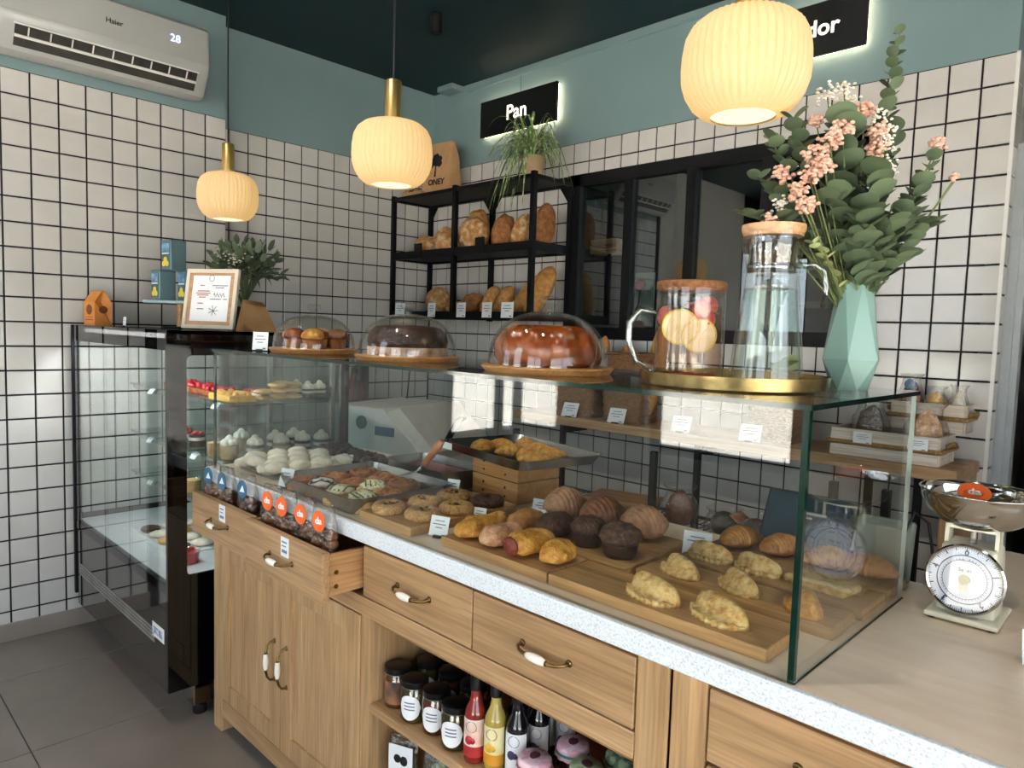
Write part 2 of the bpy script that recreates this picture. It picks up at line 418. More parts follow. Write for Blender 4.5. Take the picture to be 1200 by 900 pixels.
# ------------------------------------------------------------------ the room
S = .103                 # wall tile pitch
ZT = 2.392               # top of the tiling
ZC = 2.885               # ceiling
XR = -.1275              # recessed half of the left wall
def tile_mesh(w, h):
    """tile lying in XZ, front towards -Y, eased edges"""
    b = .0022; t = .006
    v = [(0, 0, 0), (w, 0, 0), (w, 0, h), (0, 0, h), (0, -t + b, 0), (w, -t + b, 0), (w, -t + b, h), (0, -t + b, h),
         (b, -t, b), (w - b, -t, b), (w - b, -t, h - b), (b, -t, h - b)]
    f = [(8, 9, 10, 11)]
    for k in range(4):
        k2 = (k + 1) % 4; f += [(4 + k, 4 + k2, 8 + k2, 8 + k), (k, k2, 4 + k2, 4 + k)]
    return MB().add(v, f).mesh('wall_tile')
TILE = S - .0068
_tiles = {}
def tile_at(wall, p, rz, w=TILE, h=TILE):
    key = (round(w, 4), round(h, 4))
    if key not in _tiles: _tiles[key] = tile_mesh(*key)
    return link('tile', _tiles[key], 'tile', wall, p, rz)
def tile_rest(wall, spots, rz):
    if not spots: return
    mb = MB(); R = Matrix.Rotation(rz, 4, 'Z')
    for (p, w, h) in spots:
        for me in (_tiles.setdefault((round(w, 4), round(h, 4)), tile_mesh(round(w, 4), round(h, 4))),):
            mb.add([R @ v.co + Vector(p) for v in me.vertices], [tuple(f.vertices) for f in me.polygons])
    o = mb.o('tile_field', 'tile', wall); o['kind'] = 'stuff'

# floor with tiles
fl = struct(MB().box(-1.2, 6, -4.75, 3.2, -.12, -.004).o('floor', 'floorgrout'))
FT = .586
ftm = MB().rbox(0, FT, 0, FT, -.01, 0, .0015, seg=1).mesh('floor_tile')
ftl = MB().rbox(0, FT, 0, .02 + .565, -.01, 0, .0015, seg=1).mesh('floor_tile')
for i in range(-2, 9):
    for j in range(-4, 5):
        x = .392 + i * .59; y = -2.468 + j * .59
        if y < -4.7 or y > 1.5: continue
        link('floor_tile', ftm, 'floor', fl, (x, y, 0))
# ceiling
struct(MB().box(-1.3, 6, -4.75, 3.2, ZC, ZC + .12).o('ceiling', 'darkteal'))
# left wall, near half
wl_ = struct(MB().box(-.3, -.012, -2.425, -1.418, 0, ZC).o('wall_left', 'teal'))
MB().box(-.012, -.0055, -2.425, -1.418, 0, ZT).o('grout_bed', 'grout', wl_)
MB().box(-.012, -.004, -2.425, -1.418, ZT, ZC).o('paint', 'teal', wl_)
for j in range(-2, 8):
    for i in range(23):
        z = ZT - (i + 1) * S
        y = -2.241 + j * S
        w = TILE
        if j == -2: y += .026; w -= .026
        tile_at(wl_, (-.0055, y + .0034, z + .0034), PI / 2, w, TILE)
struct(MB().rbox(-.006, .011, -2.425, -1.42, 0, .077, .002, seg=1).o('baseboard_left', 'base'))
# left wall, recessed half
wr_ = struct(MB().box(-.4, XR - .006, -1.42, .3, 0, ZC).o('wall_left_recess', 'teal'))
MB().box(XR - .006, XR, -1.418, 0, 0, ZT - .012).o('grout_bed', 'grout', wr_)
MB().box(XR - .006, XR + .002, -1.418, 0, ZT - .012, ZC).o('paint', 'teal', wr_)
rest = []; n = 0
for i in range(23):
    for j in range(-2, 13):
        y = -1.2467 + j * S; w = TILE
        if j == -2: y += .032; w -= .032
        if j == 12: w = .028 - .016; y = -1.2467 + 12 * S
        if w < .02: continue
        p = (XR, y + .0034, ZT - .012 - (i + 1) * S + .0034)
        if n < 298 and i < 21: tile_at(wr_, p, PI / 2, w); n += 1
        else: rest.append((p, w, TILE))
tile_rest(wr_, rest, PI / 2)
# back wall with the hole for the glazed partition
XP0, XP1, ZP0, ZP1 = 1.047, 2.56, 1.36, 2.222
XW = 3.024
wb = MB()
for a in ((XR - .2, XP0, 0, ZC), (XP1, XW, 0, ZC), (XP0, XP1, 0, ZP0), (XP0, XP1, ZP1, ZC)):
    wb.box(a[0], a[1], .006, .12, a[2], a[3])
wb_ = struct(wb.o('wall_back', 'teal'))
gb = MB()
for a in ((XR, XP0, 0, ZT), (XP1, XW, 0, ZT), (XP0, XP1, 0, ZP0), (XP0, XP1, ZP1, ZT)):
    gb.box(a[0], a[1], 0, .006, a[2], a[3])
gb.o('grout_bed', 'grout', wb_)
MB().box(XR, XW, -.003, .006, ZT, ZC).o('paint', 'teal', wb_)
cand = []
for k in range(-22, 9):
    for i in range(23):
        x0 = 2.0985 + k * S + .0034; x1 = x0 + TILE; z0 = ZT - (i + 1) * S + .0034; z1 = z0 + TILE
        x0 = max(x0, XR + .008)
        if x1 - x0 < .02: continue
        if x1 > XP0 and x0 < XP1 and z1 > ZP0 and z0 < ZP1:
            if z0 < ZP0 - .02 and z1 > ZP0: z1 = ZP0 - .002
            elif z1 > ZP1 + .02 and z0 < ZP1: z0 = ZP1 + .002
            elif x0 < XP0 - .02: x1 = XP0 - .002
            elif x1 > XP1 + .02: x0 = XP1 + .002
            else: continue
        cx = (x0 + x1) / 2; cz = (z0 + z1) / 2
        seen = (cx > 2.56 and cz > .9) or cz > 2.18 or (cx < 1.05 and 1.4 < cz) or (cx > 1.2 and .55 < cz < .95) or (cx < 1.3 and cz > 1.2)
        dist = (cx - 3.56) ** 2 + 8.8 + (cz - 1.39) ** 2
        cand.append((0 if seen else 1, dist, (x0, 0, z0), x1 - x0, z1 - z0))
cand.sort(key=lambda c: c[:2])
for c in cand[:299]: tile_at(wb_, c[2], 0, c[3], c[4])
tile_rest(wb_, [(c[2], c[3], c[4]) for c in cand[299:]], 0)
# tiled return at the doorway, metal trim, door lining, corridor
rt = struct(MB().box(XW - .05, XW - .0005, .0, .085, 0, ZC).o('wall_return', 'teal'))
MB().box(XW - .0005, XW + .001, .004, .085, 0, ZT).o('grout_bed', 'grout', rt)
for i in range(23):
    tile_at(rt, (XW + .001, .006, ZT - (i + 1) * S + .0022), PI / 2, .072, TILE)
MB().box(XW - .004, XW + .0075, -.0075, .003, .0, ZT).o('corner_trim', 'white', rt)
dr = struct(MB().box(XW + .001, XW + .035, .085, .125, 0, 2.1).box(XW + .035, XW + .055, .095, .16, 0, 2.1).o('door_1', mat('grey_door_frame', '#aab0b3', '#a3a9ac', rough=.4)))
struct(MB().box(2.9, 6, 1.5, 1.6, 0, ZC).o('wall_corridor', mat('corridor_brown', '#4a3f36', '#3d352e', rough=.6, scale=2)))
struct(MB().box(2.86, 2.9, .12, 1.6, 0, ZC).o('wall_corridor_side', 'plaster'))
cd = thing('corridor_cupboard', 'dark cupboard with pale pink upper panel in the doorway', 'cupboard', (3.32, .95, 0))
MB().rbox(-.2, .5, -.2, .25, 0, 1.45, .005).o('body', mat('dark_cupboard', '#33302d', '#2a2826', rough=.4), cd)
MB().rbox(-.2, .5, -.2, .25, 1.46, 2.2, .005).o('upper_panel', mat('rose_panel', '#a98279', '#8d6a62', rough=.5, scale=6), cd)
MB().rbox(.04, .05, -.215, -.2, .6, 1.2, .002).o('handle', 'steel', cd)
# right wall with its added window, street front with windows, ground outside
struct(MB().box(5.2, 5.35, -1.4, 3.2, 0, ZC).box(5.2, 5.35, -4.75, -4.4, 0, ZC).box(5.2, 5.35, -4.4, -1.4, 2.0, ZC).o('wall_right', 'plaster'))
w6 = struct(MB().box(5.24, 5.3, -4.4, -4.35, 0, 2.0).box(5.24, 5.3, -1.45, -1.4, 0, 2.0).box(5.24, 5.3, -2.92, -2.88, 0, 2.0).box(5.24, 5.3, -4.4, -1.4, 1.95, 2.0).box(5.24, 5.3, -4.4, -1.4, 0, .06).o('added_window_6', 'blackmetal'))  # unseen window, added and sized for side daylight on the left wall
MB().box(5.268, 5.273, -4.4, -1.4, 0, 2.0).o('pane', 'window', w6)
struct(MB().box(4.1, 5.2, .0, .12, 0, ZC).o('wall_back_right', 'plaster'))
fr = MB()
for a in ((.47, 1.18, 0, ZC), (2.08, 2.72, 0, ZC), (4.2, 5.2, 0, ZC), (2.72, 4.2, 2.0, ZC), (-.15, .47, 2.3, ZC), (-.15, .47, 0, .68), (1.18, 2.08, 0, .68), (-.15, 5.2, 2.83, ZC)):
    fr.box(a[0], a[1], YF - .18, YF, a[2], a[3])
struct(fr.o('wall_front', 'plaster'))
def window(nm, x0, x1, z0, z1, bars, zb):
    w = struct(MB().box(x0, x0 + .04, YF - .12, YF - .06, z0, z1).box(x1 - .04, x1, YF - .12, YF - .06, z0, z1)
        .box(x0, x1, YF - .12, YF - .06, z0, z0 + .05).box(x0, x1, YF - .12, YF - .06, z1 - .04, z1).o(nm, 'blackmetal'))
    g = MB()
    for b in bars: g.box(b - .02, b + .02, YF - .115, YF - .065, z0, z1)
    for b in zb: g.box(x0, x1, YF - .115, YF - .065, b - .02, b + .02)
    if bars or zb: g.o('glazing_bar', 'blackmetal', w)
    MB().box(x0, x1, YF - .095, YF - .09, z0, z1).o('pane', 'window', w)
window('window_1', 0, .47, .68, 2.3, [], [])
window('window_2', 1.18, 2.08, .68, 2.83, [], [2.32])
window('window_3', 2.72, 4.2, 0.0, 2.0, [3.46], [])
# glazed left side towards the street corner
struct(MB().box(-.3, -.012, -4.05, -2.47, 0, ZC).o('wall_left_street', 'plaster'))
struct(MB().box(-.1, .004, -2.47, -2.425, 0, ZC).o('trim_2', 'blackmetal'))
lw_ = MB().box(-.1, -.03, -4.12, -4.05, 0, ZC).box(-.1, -.03, -4.6, -4.57, 0, ZC).box(-.12, -.01, -4.6, -4.05, 0, .68).box(-.1, -.03, -4.6, -4.05, 2.3, ZC)
w4 = struct(lw_.o('window_4', 'blackmetal'))
MB().box(-.068, -.062, -4.57, -4.12, .68, 2.32).o('pane', 'window', w4)
gr = struct(MB().box(-40, 40, -60, YF - .18, -.2, -.06).box(-40, -.3, YF - .18, 20, -.2, -.06).box(5.35, 40, YF - .18, 20, -.2, -.06).o('ground_outside', 'pave'))
# cable trunking under the ceiling
struct(MB().rbox(XR + .33, XW, -.012, -.003, 2.838, 2.852, .002, seg=1).o('trim_1', 'teal'))
# kitchen behind the partition
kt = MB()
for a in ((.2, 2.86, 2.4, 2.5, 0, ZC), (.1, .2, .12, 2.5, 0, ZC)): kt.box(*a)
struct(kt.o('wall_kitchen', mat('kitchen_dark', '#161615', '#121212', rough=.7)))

# ------------------------------------------------------------------ air conditioner
def rail_prof(sc):  # x,z profile
    return [(x * sc, z) for x, z in ((.0, 0.02), (.09, .0), (.135, .01), (.198, .105), (.205, .14), (.2, .285), (.185, .3), (.0, .3))]
ac = thing('air_conditioner', 'white wall air conditioner above the tiled wall, display reading 28', 'air conditioner', (.004, -1.98, 2.415))
ys = [(-.4, .9), (-.393, .97), (-.375, 1.0), (.375, 1.0), (.393, .97), (.4, .9)]
body = MB(); rings = []
for y, k in ys:
    zc = .15
    rings.append([Vector((x * (k if x > .02 else 1), y, zc + (z - zc) * (k ** .5))) for x, z in rail_prof(1)])
body.loft(rings); body.o('body', K['acwhite'], ac, smooth=35)
# vent: dark slot set into the sloping underside, with louvres and fins
sl = Vector((.198 - .135, 0, .105 - .01)).normalized(); nrm = Vector((sl.z, 0, -sl.x))
p0 = Vector((.137, 0, .012)) + nrm * .001
def slope(y0, y1, a, b, h0, h1):
    mb = MB(); v = []
    for y in (y0, y1):
        for t in (a, b):
            for h in (h0, h1): v.append(p0 + sl * t + nrm * h + Vector((0, y, 0)))
    return mb.add(v, [(0, 1, 3, 2), (4, 6, 7, 5), (0, 4, 5, 1), (2, 3, 7, 6), (0, 2, 6, 4), (1, 5, 7, 3)])
slope(-.345, .345, .016, .098, -.001, .0015).o('vent', mat('vent_dark', '#3a3632', '#2b2826', rough=.6), ac)
slope(-.345, .345, .052, .062, .0015, .01).o('louvre', 'white', ac)
slope(-.35, .35, .1, .106, .0, .005).o('vent_lip', 'white', ac)
for k in range(9):
    y = -.3 + k * .075
    slope(y - .0025, y + .0025, .064, .096, .0015, .006).o('fin', 'white', ac)
MB().box(.2047, .2057, -.398, .398, .137, .1385).o('panel_seam', mat('seam_grey', '#a8a6a2', rough=.5), ac)
lettering('brand_lettering', 'Haier', .03, mat('logo_grey', '#3b3d44', rough=.4), ac, (.2035, .0, .205), (PI / 2, 0, PI / 2), bold=.0004)
lettering('display', '28', .045, glow('led_blue', '#a9b4ff', 4), ac, (.2035, .245, .212), (PI / 2, 0, PI / 2))

# ------------------------------------------------------------------ pendant lamps
M_opal = opal('opal_glass_shade', '#ffd192', .035)
M_bulb = glow('lamp_diffuser', '#fff0c8', 1.6)
def shade_profile():
    return [(.03, .182), (.055, .18), (.08, .172), (.098, .157), (.1075, .138), (.1115, .112), (.1125, .085), (.111, .062), (.104, .04), (.092, .02), (.076, .006), (.063, .001), (.058, 0)]
def rib(a, z): return 1 + .05 * (abs(math.cos(a * 22)) - .6) * min(1, max(.15, (z + .01) / .03))
shade_me = MB().lathe(shade_profile(), 264, rib=rib, cap=False).mesh('lamp_shade', True)
def lamp(x, y, z, label):
    t = thing('pendant_lamp', label, 'lamp', (x, y, z), group='ribbed opal pendant lamps over the counter')
    link('lamp_shade', shade_me, M_opal, t)
    MB().lathe([(.0, .004), (.058, .004)], 32, cap=False).o('diffuser', M_bulb, t)
    MB().lathe([(.0, .182), (.031, .182), (.031, .188), (.0235, .19), (.0235, .29), (.021, .294), (.0, .294)], 32).o('neck', 'brass', t, smooth=40)
    MB().tube([(0, 0, .29), (0, 0, ZC - z)], .0028, 6).o('cord', 'black', t)
    MB().lathe([(0, ZC - z - .025), (.045, ZC - z - .022), (.05, ZC - z)], 24).o('ceiling_rose', 'blackmetal', t, smooth=40)
    l = bpy.data.lights.new('lamp_bulb', 'POINT'); l.energy = .11; l.color = (1, .78, .45); l.shadow_soft_size = .03
    o = bpy.data.objects.new('lamp_bulb', l); COL.objects.link(o); o.parent = t; o.location = (0, 0, .085)
lamp(.769, -1.745, 1.788, 'ribbed opal pendant lamp hanging above the tins and framed certificate')
lamp(1.856, -1.745, 1.79, 'ribbed opal pendant lamp hanging beside the bread rack')
lamp(2.92, -1.73, 1.79, 'ribbed opal pendant lamp hanging in front of the OBRADOR wall sign')
sp = thing('track_spotlight', 'small black cylindrical spotlight on the dark ceiling', 'spotlight', (.83, -.77, ZC - .1))
MB().lathe([(0, 0), (.026, 0), (.028, .004), (.028, .09), (.0, .092)], 24).o('housing', 'blackmetal', sp, smooth=40)
MB().tube([(0, 0, .085), (0, 0, .1)], .006).o('stem', 'blackmetal', sp)

def ceiling_spot(x, y, aim, watts, label):
    t = thing('track_spotlight', label, 'spotlight', (x, y, ZC - .13))
    d = (Vector(aim) - Vector((x, y, ZC - .13))).normalized(); q = d.to_track_quat('-Z', 'Y').to_matrix().to_4x4()
    MB().lathe([(.03, -.05), (.032, -.045), (.032, .05), (0, .055)], 24, mtx=q, cap=False).o('housing', 'blackmetal', t, 40)
    MB().lathe([(0, -.04), (.029, -.04)], 24, mtx=q, cap=False).o('lens', glow('spot_lens', '#fff0d8', 25), t)
    MB().tube([(0, 0, .03), (0, 0, .13)], .007).o('stem', 'blackmetal', t)
    l = bpy.data.lights.new('spot_bulb', 'SPOT'); l.energy = watts; l.color = (1, .94, .85); l.spot_size = 1.5; l.spot_blend = .6; l.shadow_soft_size = .03
    o = bpy.data.objects.new('spot_bulb', l); COL.objects.link(o); o.parent = t; o.location = d * .052; o.rotation_euler = d.to_track_quat('-Z', 'Y').to_euler()
for k, x in enumerate((1.2, 2.0, 2.8, 3.7)):
    ceiling_spot(x, -2.45, (x + .05, -1.75, .9), 26, 'black ceiling spotlight aimed at the counter, number %s along the track' % ('one', 'two', 'three', 'four')[k])

# ------------------------------------------------------------------ backlit signs
M_halo = glow('warm_led', '#ffe6bc', 11)
M_letter = glow('letter_white', '#fff6e2', 2.0)
def sign(x0, x1, z0, z1, body, size, tx, label):
    t = thing('backlit_sign', label, 'sign', ((x0 + x1) / 2, -.004, z0))
    w = (x1 - x0) / 2; h = z1 - z0
    MB().rbox(-w, w, -.042, -.024, 0, h, .0015, seg=1).o('panel', mat('sign_black', '#070708', rough=.5), t)
    MB().box(-w + .006, w - .006, -.024, -.006, .006, .016).box(-w + .006, w - .006, -.024, -.006, h - .016, h - .006).box(-w + .006, -w + .016, -.024, -.006, .016, h - .016).box(w - .016, w - .006, -.024, -.006, .016, h - .016).o('led_strip', M_halo, t)
    lettering('lettering', body, size, M_letter, t, (tx, -.0425, h * .5), bold=.0018)
sign(.366, .966, 2.527, 2.733, 'Pan', .115, .0, 'black backlit sign reading Pan above the spider plant')
sign(1.937, 2.537, 2.527, 2.733, 'Obrador', .09, .035, 'black backlit sign reading Obrador above the glass partition')
MB().tube([(.655, -.006, 2.733), (.655, -.006, 2.838)], .002, 6).o('sign_cable', 'ink')
tag(bpy.data.objects['sign_cable'], 'thin cable running up the wall from the Pan sign', 'cable')
jb = tag(MB().rbox(.02, .16, -.1, -.004, 2.85, 2.884, .004).o('ceiling_box', K['teal']), 'small pale box in the ceiling corner left of the Pan sign', 'junction box')

# ------------------------------------------------------------------ bread rack
RX0, RX1, RY = -.11, 1.075, -.315
rk = thing('bread_rack', 'black metal wall rack holding loaves on two shelves', 'rack', (0, 0, 1.44))
P = .026
post = MB().box(-P / 2, P / 2, -P / 2, P / 2, 0, .755).mesh('post')
for x in (RX0, .47, RX1):
    link('post', post, 'blackmetal', rk, (x, RY, 0)); link('post', post, 'blackmetal', rk, (x, -.022, 0))
for z, lip in ((.018, .042), (.375, .045), (.735, .02)):
    MB().box(RX0, RX1, RY, -.02, z, z + .006).o('shelf', 'blackmetal', rk)
    for y in (RY, -.022):
        MB().box(RX0, RX1, y - P / 2 + .003, y + P / 2 - .003, z - .012, z + lip - .012).o('rail', 'blackmetal', rk)
    for x in (RX0, RX1):
        MB().box(x - P / 2 + .003, x + P / 2 - .003, RY, -.02, z - .012, z + lip - .012).o('rail', 'blackmetal', rk)
for x, s in ((RX0, 1), (.47, 1), (.47, -1), (RX1, -1)):
    MB().prism([(x, .735), (x + s * .085, .735), (x, .62)], -.03, -.024, 'y').o('gusset', 'blackmetal', rk)
for x in (.12, .66):
    MB().box(x, x + .075, RY - P / 2 - .002, RY - P / 2, .37, .45).o('label_holder', 'blackmetal', rk)
SH2 = 1.44 + .375 + .006; SH1 = 1.44 + .018 + .006; SH3 = 1.44 + .741
def loaf(x, y, z, rx, ry, rz, mt, label, seed, rot=0, tilt=None, amp=.1, name='bread_loaf', cat='bread', freq=2.2, flat=.6):
    mb = MB().blob(rx, ry, rz, seed, amp, freq, 4, flat=flat, rot=rot, tilt=tilt)
    o = mb.o(name, mt, None, True, (x, y, z)); tag(o, label, cat); 
    return o
E_ = Matrix.Identity(4)
def TL(ax, deg): return Matrix.Rotation(math.radians(deg), 4, ax)
loaf(.11, -.2, SH2, .105, .09, .075, 'bread', 'flat floured rustic loaf at the corner end of the upper rack shelf', 1, amp=.16, flat=.7)
loaf(.285, -.215, SH2, .085, .075, .09, 'bread', 'pale floured rustic loaf beside the flat one on the upper rack shelf', 2, amp=.16, flat=.8)
loaf(.415, -.09, SH2, .09, .06, .14, 'bague', 'tall golden rounded loaf standing behind the rack post on the upper shelf', 3, flat=1)
loaf(.54, -.235, SH2, .108, .058, .1, 'bread', 'round floured cracked loaf behind the label holder on the upper rack shelf', 4, amp=.14, flat=1)
loaf(.645, -.11, SH2, .07, .055, .1, 'bread', 'floured loaf tucked behind the round cracked loaf', 5, flat=1)
loaf(.735, -.19, SH2, .07, .06, .105, 'breadd', 'brown oval loaf leaning upright on the upper rack shelf', 6, tilt=TL('Y', 14), flat=1)
loaf(.86, -.16, SH2, .05, .075, .1, 'bread', 'floured oval loaf leaning on the brown oval loaf', 8, tilt=TL('Y', 18), flat=1)
loaf(.905, -.1, SH2, .045, .05, .06, 'chocm', 'small dark loaf at the back near the end of the upper shelf', 18, flat=.8)
bb = tag(MB().rbox(.985, 1.055, -.3, -.04, SH2, SH2 + .012, .003).o('bread_board', 'board'), 'small wooden board under the dark standing loaf on the rack', 'board')
loaf(1.018, -.16, SH2 + .012, .046, .07, .115, 'breadd', 'dark brown smooth oval loaf standing alone at the end of the upper shelf', 9, amp=.05, tilt=TL('Y', 6), flat=1)
loaf(.135, -.15, SH1, .1, .06, .09, 'bread', 'round floured loaf standing on edge on the lower rack shelf', 11, amp=.06, flat=1)
loaf(.262, -.13, SH1, .055, .05, .055, 'bague', 'small round roll beside the round loaf on the lower rack shelf', 12, flat=.8)
loaf(.445, -.15, SH1, .095, .06, .06, 'breadd', 'dark oval loaf leaning on the lower rack shelf behind the post', 13, tilt=TL('Y', -28), flat=1)
def baguette(x, y, z, L, r, lean, mt, label, seed, side=0):
    n = 26; rings = []
    for i in range(n + 1):
        t = i / n; k = max(.02, (1 - abs(2 * t - 1) ** 3.2)) ** .55
        rr = r * k * (1 + .05 * noise.noise(Vector((t * 9, seed, 0))) + .07 * abs(math.sin(t * 13 + seed)))
        rings.append([Vector((rr * math.cos(a * 2 * PI / 16), rr * .85 * math.sin(a * 2 * PI / 16), (t - .0) * L)) for a in range(16)])
    m_ = Matrix.Rotation(side, 4, 'Y') @ Matrix.Rotation(lean, 4, 'X')
    rings = [[m_ @ p for p in q] for q in rings]
    lo = min(p.z for q in rings for p in q)
    rings = [[p - Vector((0, 0, lo)) for p in q] for q in rings]
    tag(MB().loft(rings).o('baguette', mt, None, True, (x, y, z)), label, 'bread')
baguette(.59, -.19, SH1, .19, .046, -.35, 'bague', 'short golden stick leaning on the lower rack shelf, nearer the rack post', 1, .25)
baguette(.7, -.19, SH1, .19, .046, -.35, 'bague', 'short golden stick with an open tip leaning on the lower rack shelf', 2, .3)
baguette(.845, -.2, SH1, .27, .05, -.42, 'bague', 'long pale baguette leaning behind the big one on the lower shelf', 3, .42)
baguette(.985, -.235, SH1, .3, .058, -.42, 'bague', 'big golden baguette leaning at the end of the lower rack shelf', 4, .2)

# price cards -------------------------------------------------------
def card(x, y, z, w, h, label, lean=.25, rz=0, lines=3, foot=True, curl=0):
    t = thing('price_card', label, 'price card', (x, y, z), rz=rz)
    m_ = Matrix.Rotation(-lean, 4, 'X')
    MB().box(-w / 2, w / 2, -.0006, .0006, .003, h, m_).o('card', 'card', t)
    pr = MB()
    for k in range(lines):
        zz = h * (.78 - .16 * k); ww = w * (.26, .36, .2, .3)[k % 4]
        pr.box(-ww, ww * .95, -.0011, -.0006, zz - h * .02, zz + h * .02, m_)
    pr.box(w * .2, w * .38, -.0011, -.0006, h * .1, h * .17, m_)
    pr.o('print', 'ink', t)['kind'] = 'stuff'
    if foot: MB().rbox(-w * .2, w * .2, -.006, .008, 0, .006, .001, seg=1).o('clip', 'black', t)
    return t
for x, w_, txt in ((.0, .07, 'at the corner end of the lower rack shelf'), (.305, .068, 'in front of the small round roll on the rack'), (.565, .075, 'in front of the dark oval loaf on the rack'), (.775, .075, 'in front of the two short sticks on the rack'), (.93, .09, 'in front of the long baguettes on the rack')):
    card(x, RY - .022, 1.44 + .012, w_, .085, 'white price card ' + txt, lean=.05, foot=False, rz=.35 if x == 0 else 0)

# spider plant and sacks on the rack -----------------------------------
pl = thing('spider_plant', 'potted spider plant with arching striped leaves on top of the rack', 'plant', (.955, -.2, SH3))
MB().lathe([(0, 0), (.05, 0), (.062, .1), (.066, .105), (.066, .12), (.058, .12), (.055, .1), (0, .098)], 28).o('pot', 'terracotta', pl, smooth=40)
def blade(c, az, L, up, droop, w, n=10):
    L1 = []; d = Vector((math.cos(az), math.sin(az), 0)); side = Vector((-d.y, d.x, 0)); mb = []
    for i in range(n + 1):
        t = i / n
        p = Vector(c) + d * (L * t) * (.9 - .1 * t) + Vector((0, 0, up * math.sin(t * PI * .62) - droop * t * t))
        ww = w * (1 - t) ** .5 * min(1, .35 + t * 3)
        mb.append((p - side * ww + Vector((0, 0, ww * .5)), p, p + side * ww + Vector((0, 0, ww * .5))))
    return mb
def strip(mb, rows):
    v = [p for r in rows for p in r]; f = []
    for i in range(len(rows) - 1):
        for k in range(len(rows[0]) - 1):
            a = i * len(rows[0]) + k; b = a + len(rows[0]); f.append((a, a + 1, b + 1, b))
    mb.add(v, f)
rnd = random.Random(5)
def leaf_tone(h): return mat('striped_leaf_' + h[1:], h, '#d3dcae', rough=.5, scale=26, lo=.5, hi=.62)
tones = [leaf_tone('#6d8f4d'), leaf_tone('#86a554'), leaf_tone('#567a45')]
for k in range(120):
    az = rnd.uniform(0, 2 * PI) if k % 3 else rnd.uniform(-2.6, -.3); L = rnd.uniform(.16, .34) * (.5 if math.sin(az) > .4 else 1); mb = MB()
    strip(mb, blade((rnd.uniform(-.03, .03), rnd.uniform(-.03, .03), .11), az, L, rnd.uniform(.1, .27), rnd.uniform(.08, .34) * L / .2, rnd.uniform(.006, .01)))
    mb.o('leaf', tones[k % 3], pl, True)
def sack(name, x, y, z, w, d, h, label, rz, txt=True, lying=False):
    t = thing(name, label, 'sack', (x, y, z), rz)
    rings = []
    for i in range(13):
        u = i / 12; k = 1 - .12 * u - (.0 if u < .8 else (u - .8) * .5); dd = d * (1 - .75 * u ** 2.2)
        rings.append([Vector((px_ * w / 2 * k + .006 * noise.noise(Vector((px_ * 2, u * 5, py_))), py_ * dd / 2 + .006 * noise.noise(Vector((px_ * 3, u * 4, py_ + 9))), u * h)) for px_, py_ in rrect(-1, 1, -1, 1, .25, 3)])
    MB().loft(rings).o('bag', 'kraft', t, smooth=50)
    if txt:
        yy = -d / 2 - .004
        pr = MB()
        R2 = Matrix.Translation((0, -.0745, 0)) @ Matrix.Rotation(-.105, 4, 'X')
        for cx, cz, r in ((-.01, .215, .035), (.025, .2, .026), (-.04, .195, .025), (.0, .24, .026), (.03, .228, .02)):
            pr.prism([(cx + r * math.cos(a) * (1 + .2 * math.sin(a * 7)), cz + r * .8 * math.sin(a) * (1 + .2 * math.cos(a * 5))) for a in [2 * PI * q / 14 for q in range(14)]], 0, .002, 'y', R2)
        pr.prism([(-.006, .12), (.008, .12), (.004, .2), (-.002, .2)], 0, .002, 'y', R2)
        pr.o('tree_print', 'black', t)
        lettering('print_lettering', 'ONEY', .05, 'black', t, (.02, -.068, .085), (PI / 2 - .105, 0, 0), bold=.001)
    return t
sack('coffee_sack', .145, -.15, SH3, .24, .13, .33, 'upright kraft sack with black tree print on the rack top', .1)
s2 = thing('folded_sack', 'small kraft sack lying in front of the upright sack on the rack', 'sack', (-.0, -.245, SH3), .0)
MB().blob(.1, .07, .035, 3, .12, 3, 3, flat=.4).o('bag', 'kraft', s2, True)
lettering('print_lettering', 'NT', .03, 'black', s2, (.06, -.068, .03), (PI / 2 - .5, 0, .1), bold=.001)

# ------------------------------------------------------------------ glazed partition to the kitchen
pt = struct(MB().box(XP0, XP0 + .085, -.02, .04, ZP0, ZP1).box(XP1 - .06, XP1, -.02, .04, ZP0, ZP1)
    .box(XP0, XP1, -.02, .04, ZP1 - .06, ZP1).box(XP0, XP1, -.02, .04, ZP0, ZP0 + .06).o('window_5', 'blackmetal'))
for x in (1.442, 1.793, 2.16): MB().box(x - .024, x + .024, -.018, .038, ZP0 + .06, ZP1 - .06).o('mullion', 'blackmetal', pt)
xs = [XP0 + .085, 1.418, 1.466, 1.769, 1.817, 2.136, 2.184, XP1 - .06]
for k in range(0, 8, 2): MB().box(xs[k], xs[k + 1], .006, .012, ZP0 + .06, ZP1 - .06).o('pane', 'partglass', pt)
pk = thing('plank_box', 'slatted wooden box hung in the kitchen behind the glass partition', 'box', (1.13, .25, 1.83))
for k in range(3): MB().rbox(-.09, .09, -.05, .05, k * .028, k * .028 + .024, .002, seg=1).o('slat', 'acacia', pk)
MB().tube([(-.02, 0, -.3), (-.02, 0, -.02), (.03, -.02, 0)], .008).o('bracket', 'blackmetal', pk)
hk = thing('wall_poster', 'pale poster with a red flower behind the glass partition', 'poster', (1.27, .35, 1.43))
MB().box(-.11, .11, -.004, .0, 0, .3).o('sheet', mat('poster_grey', '#bdb8ad', '#b3aea4', rough=.7), hk)
MB().blob(.035, .006, .035, 4, .3, 3, 2, c=(.02, -.008, .2), flat=1).o('flower', 'berry', hk, True)
MB().tube([(.02, -.008, .21), (.01, -.008, .12), (-.035, -.008, .04)], .004, 6).o('stalk', 'black', hk)
ks = thing('kitchen_shelving', 'dark metal shelving in the kitchen seen behind the carafe', 'shelving', (2.3, .7, 0))
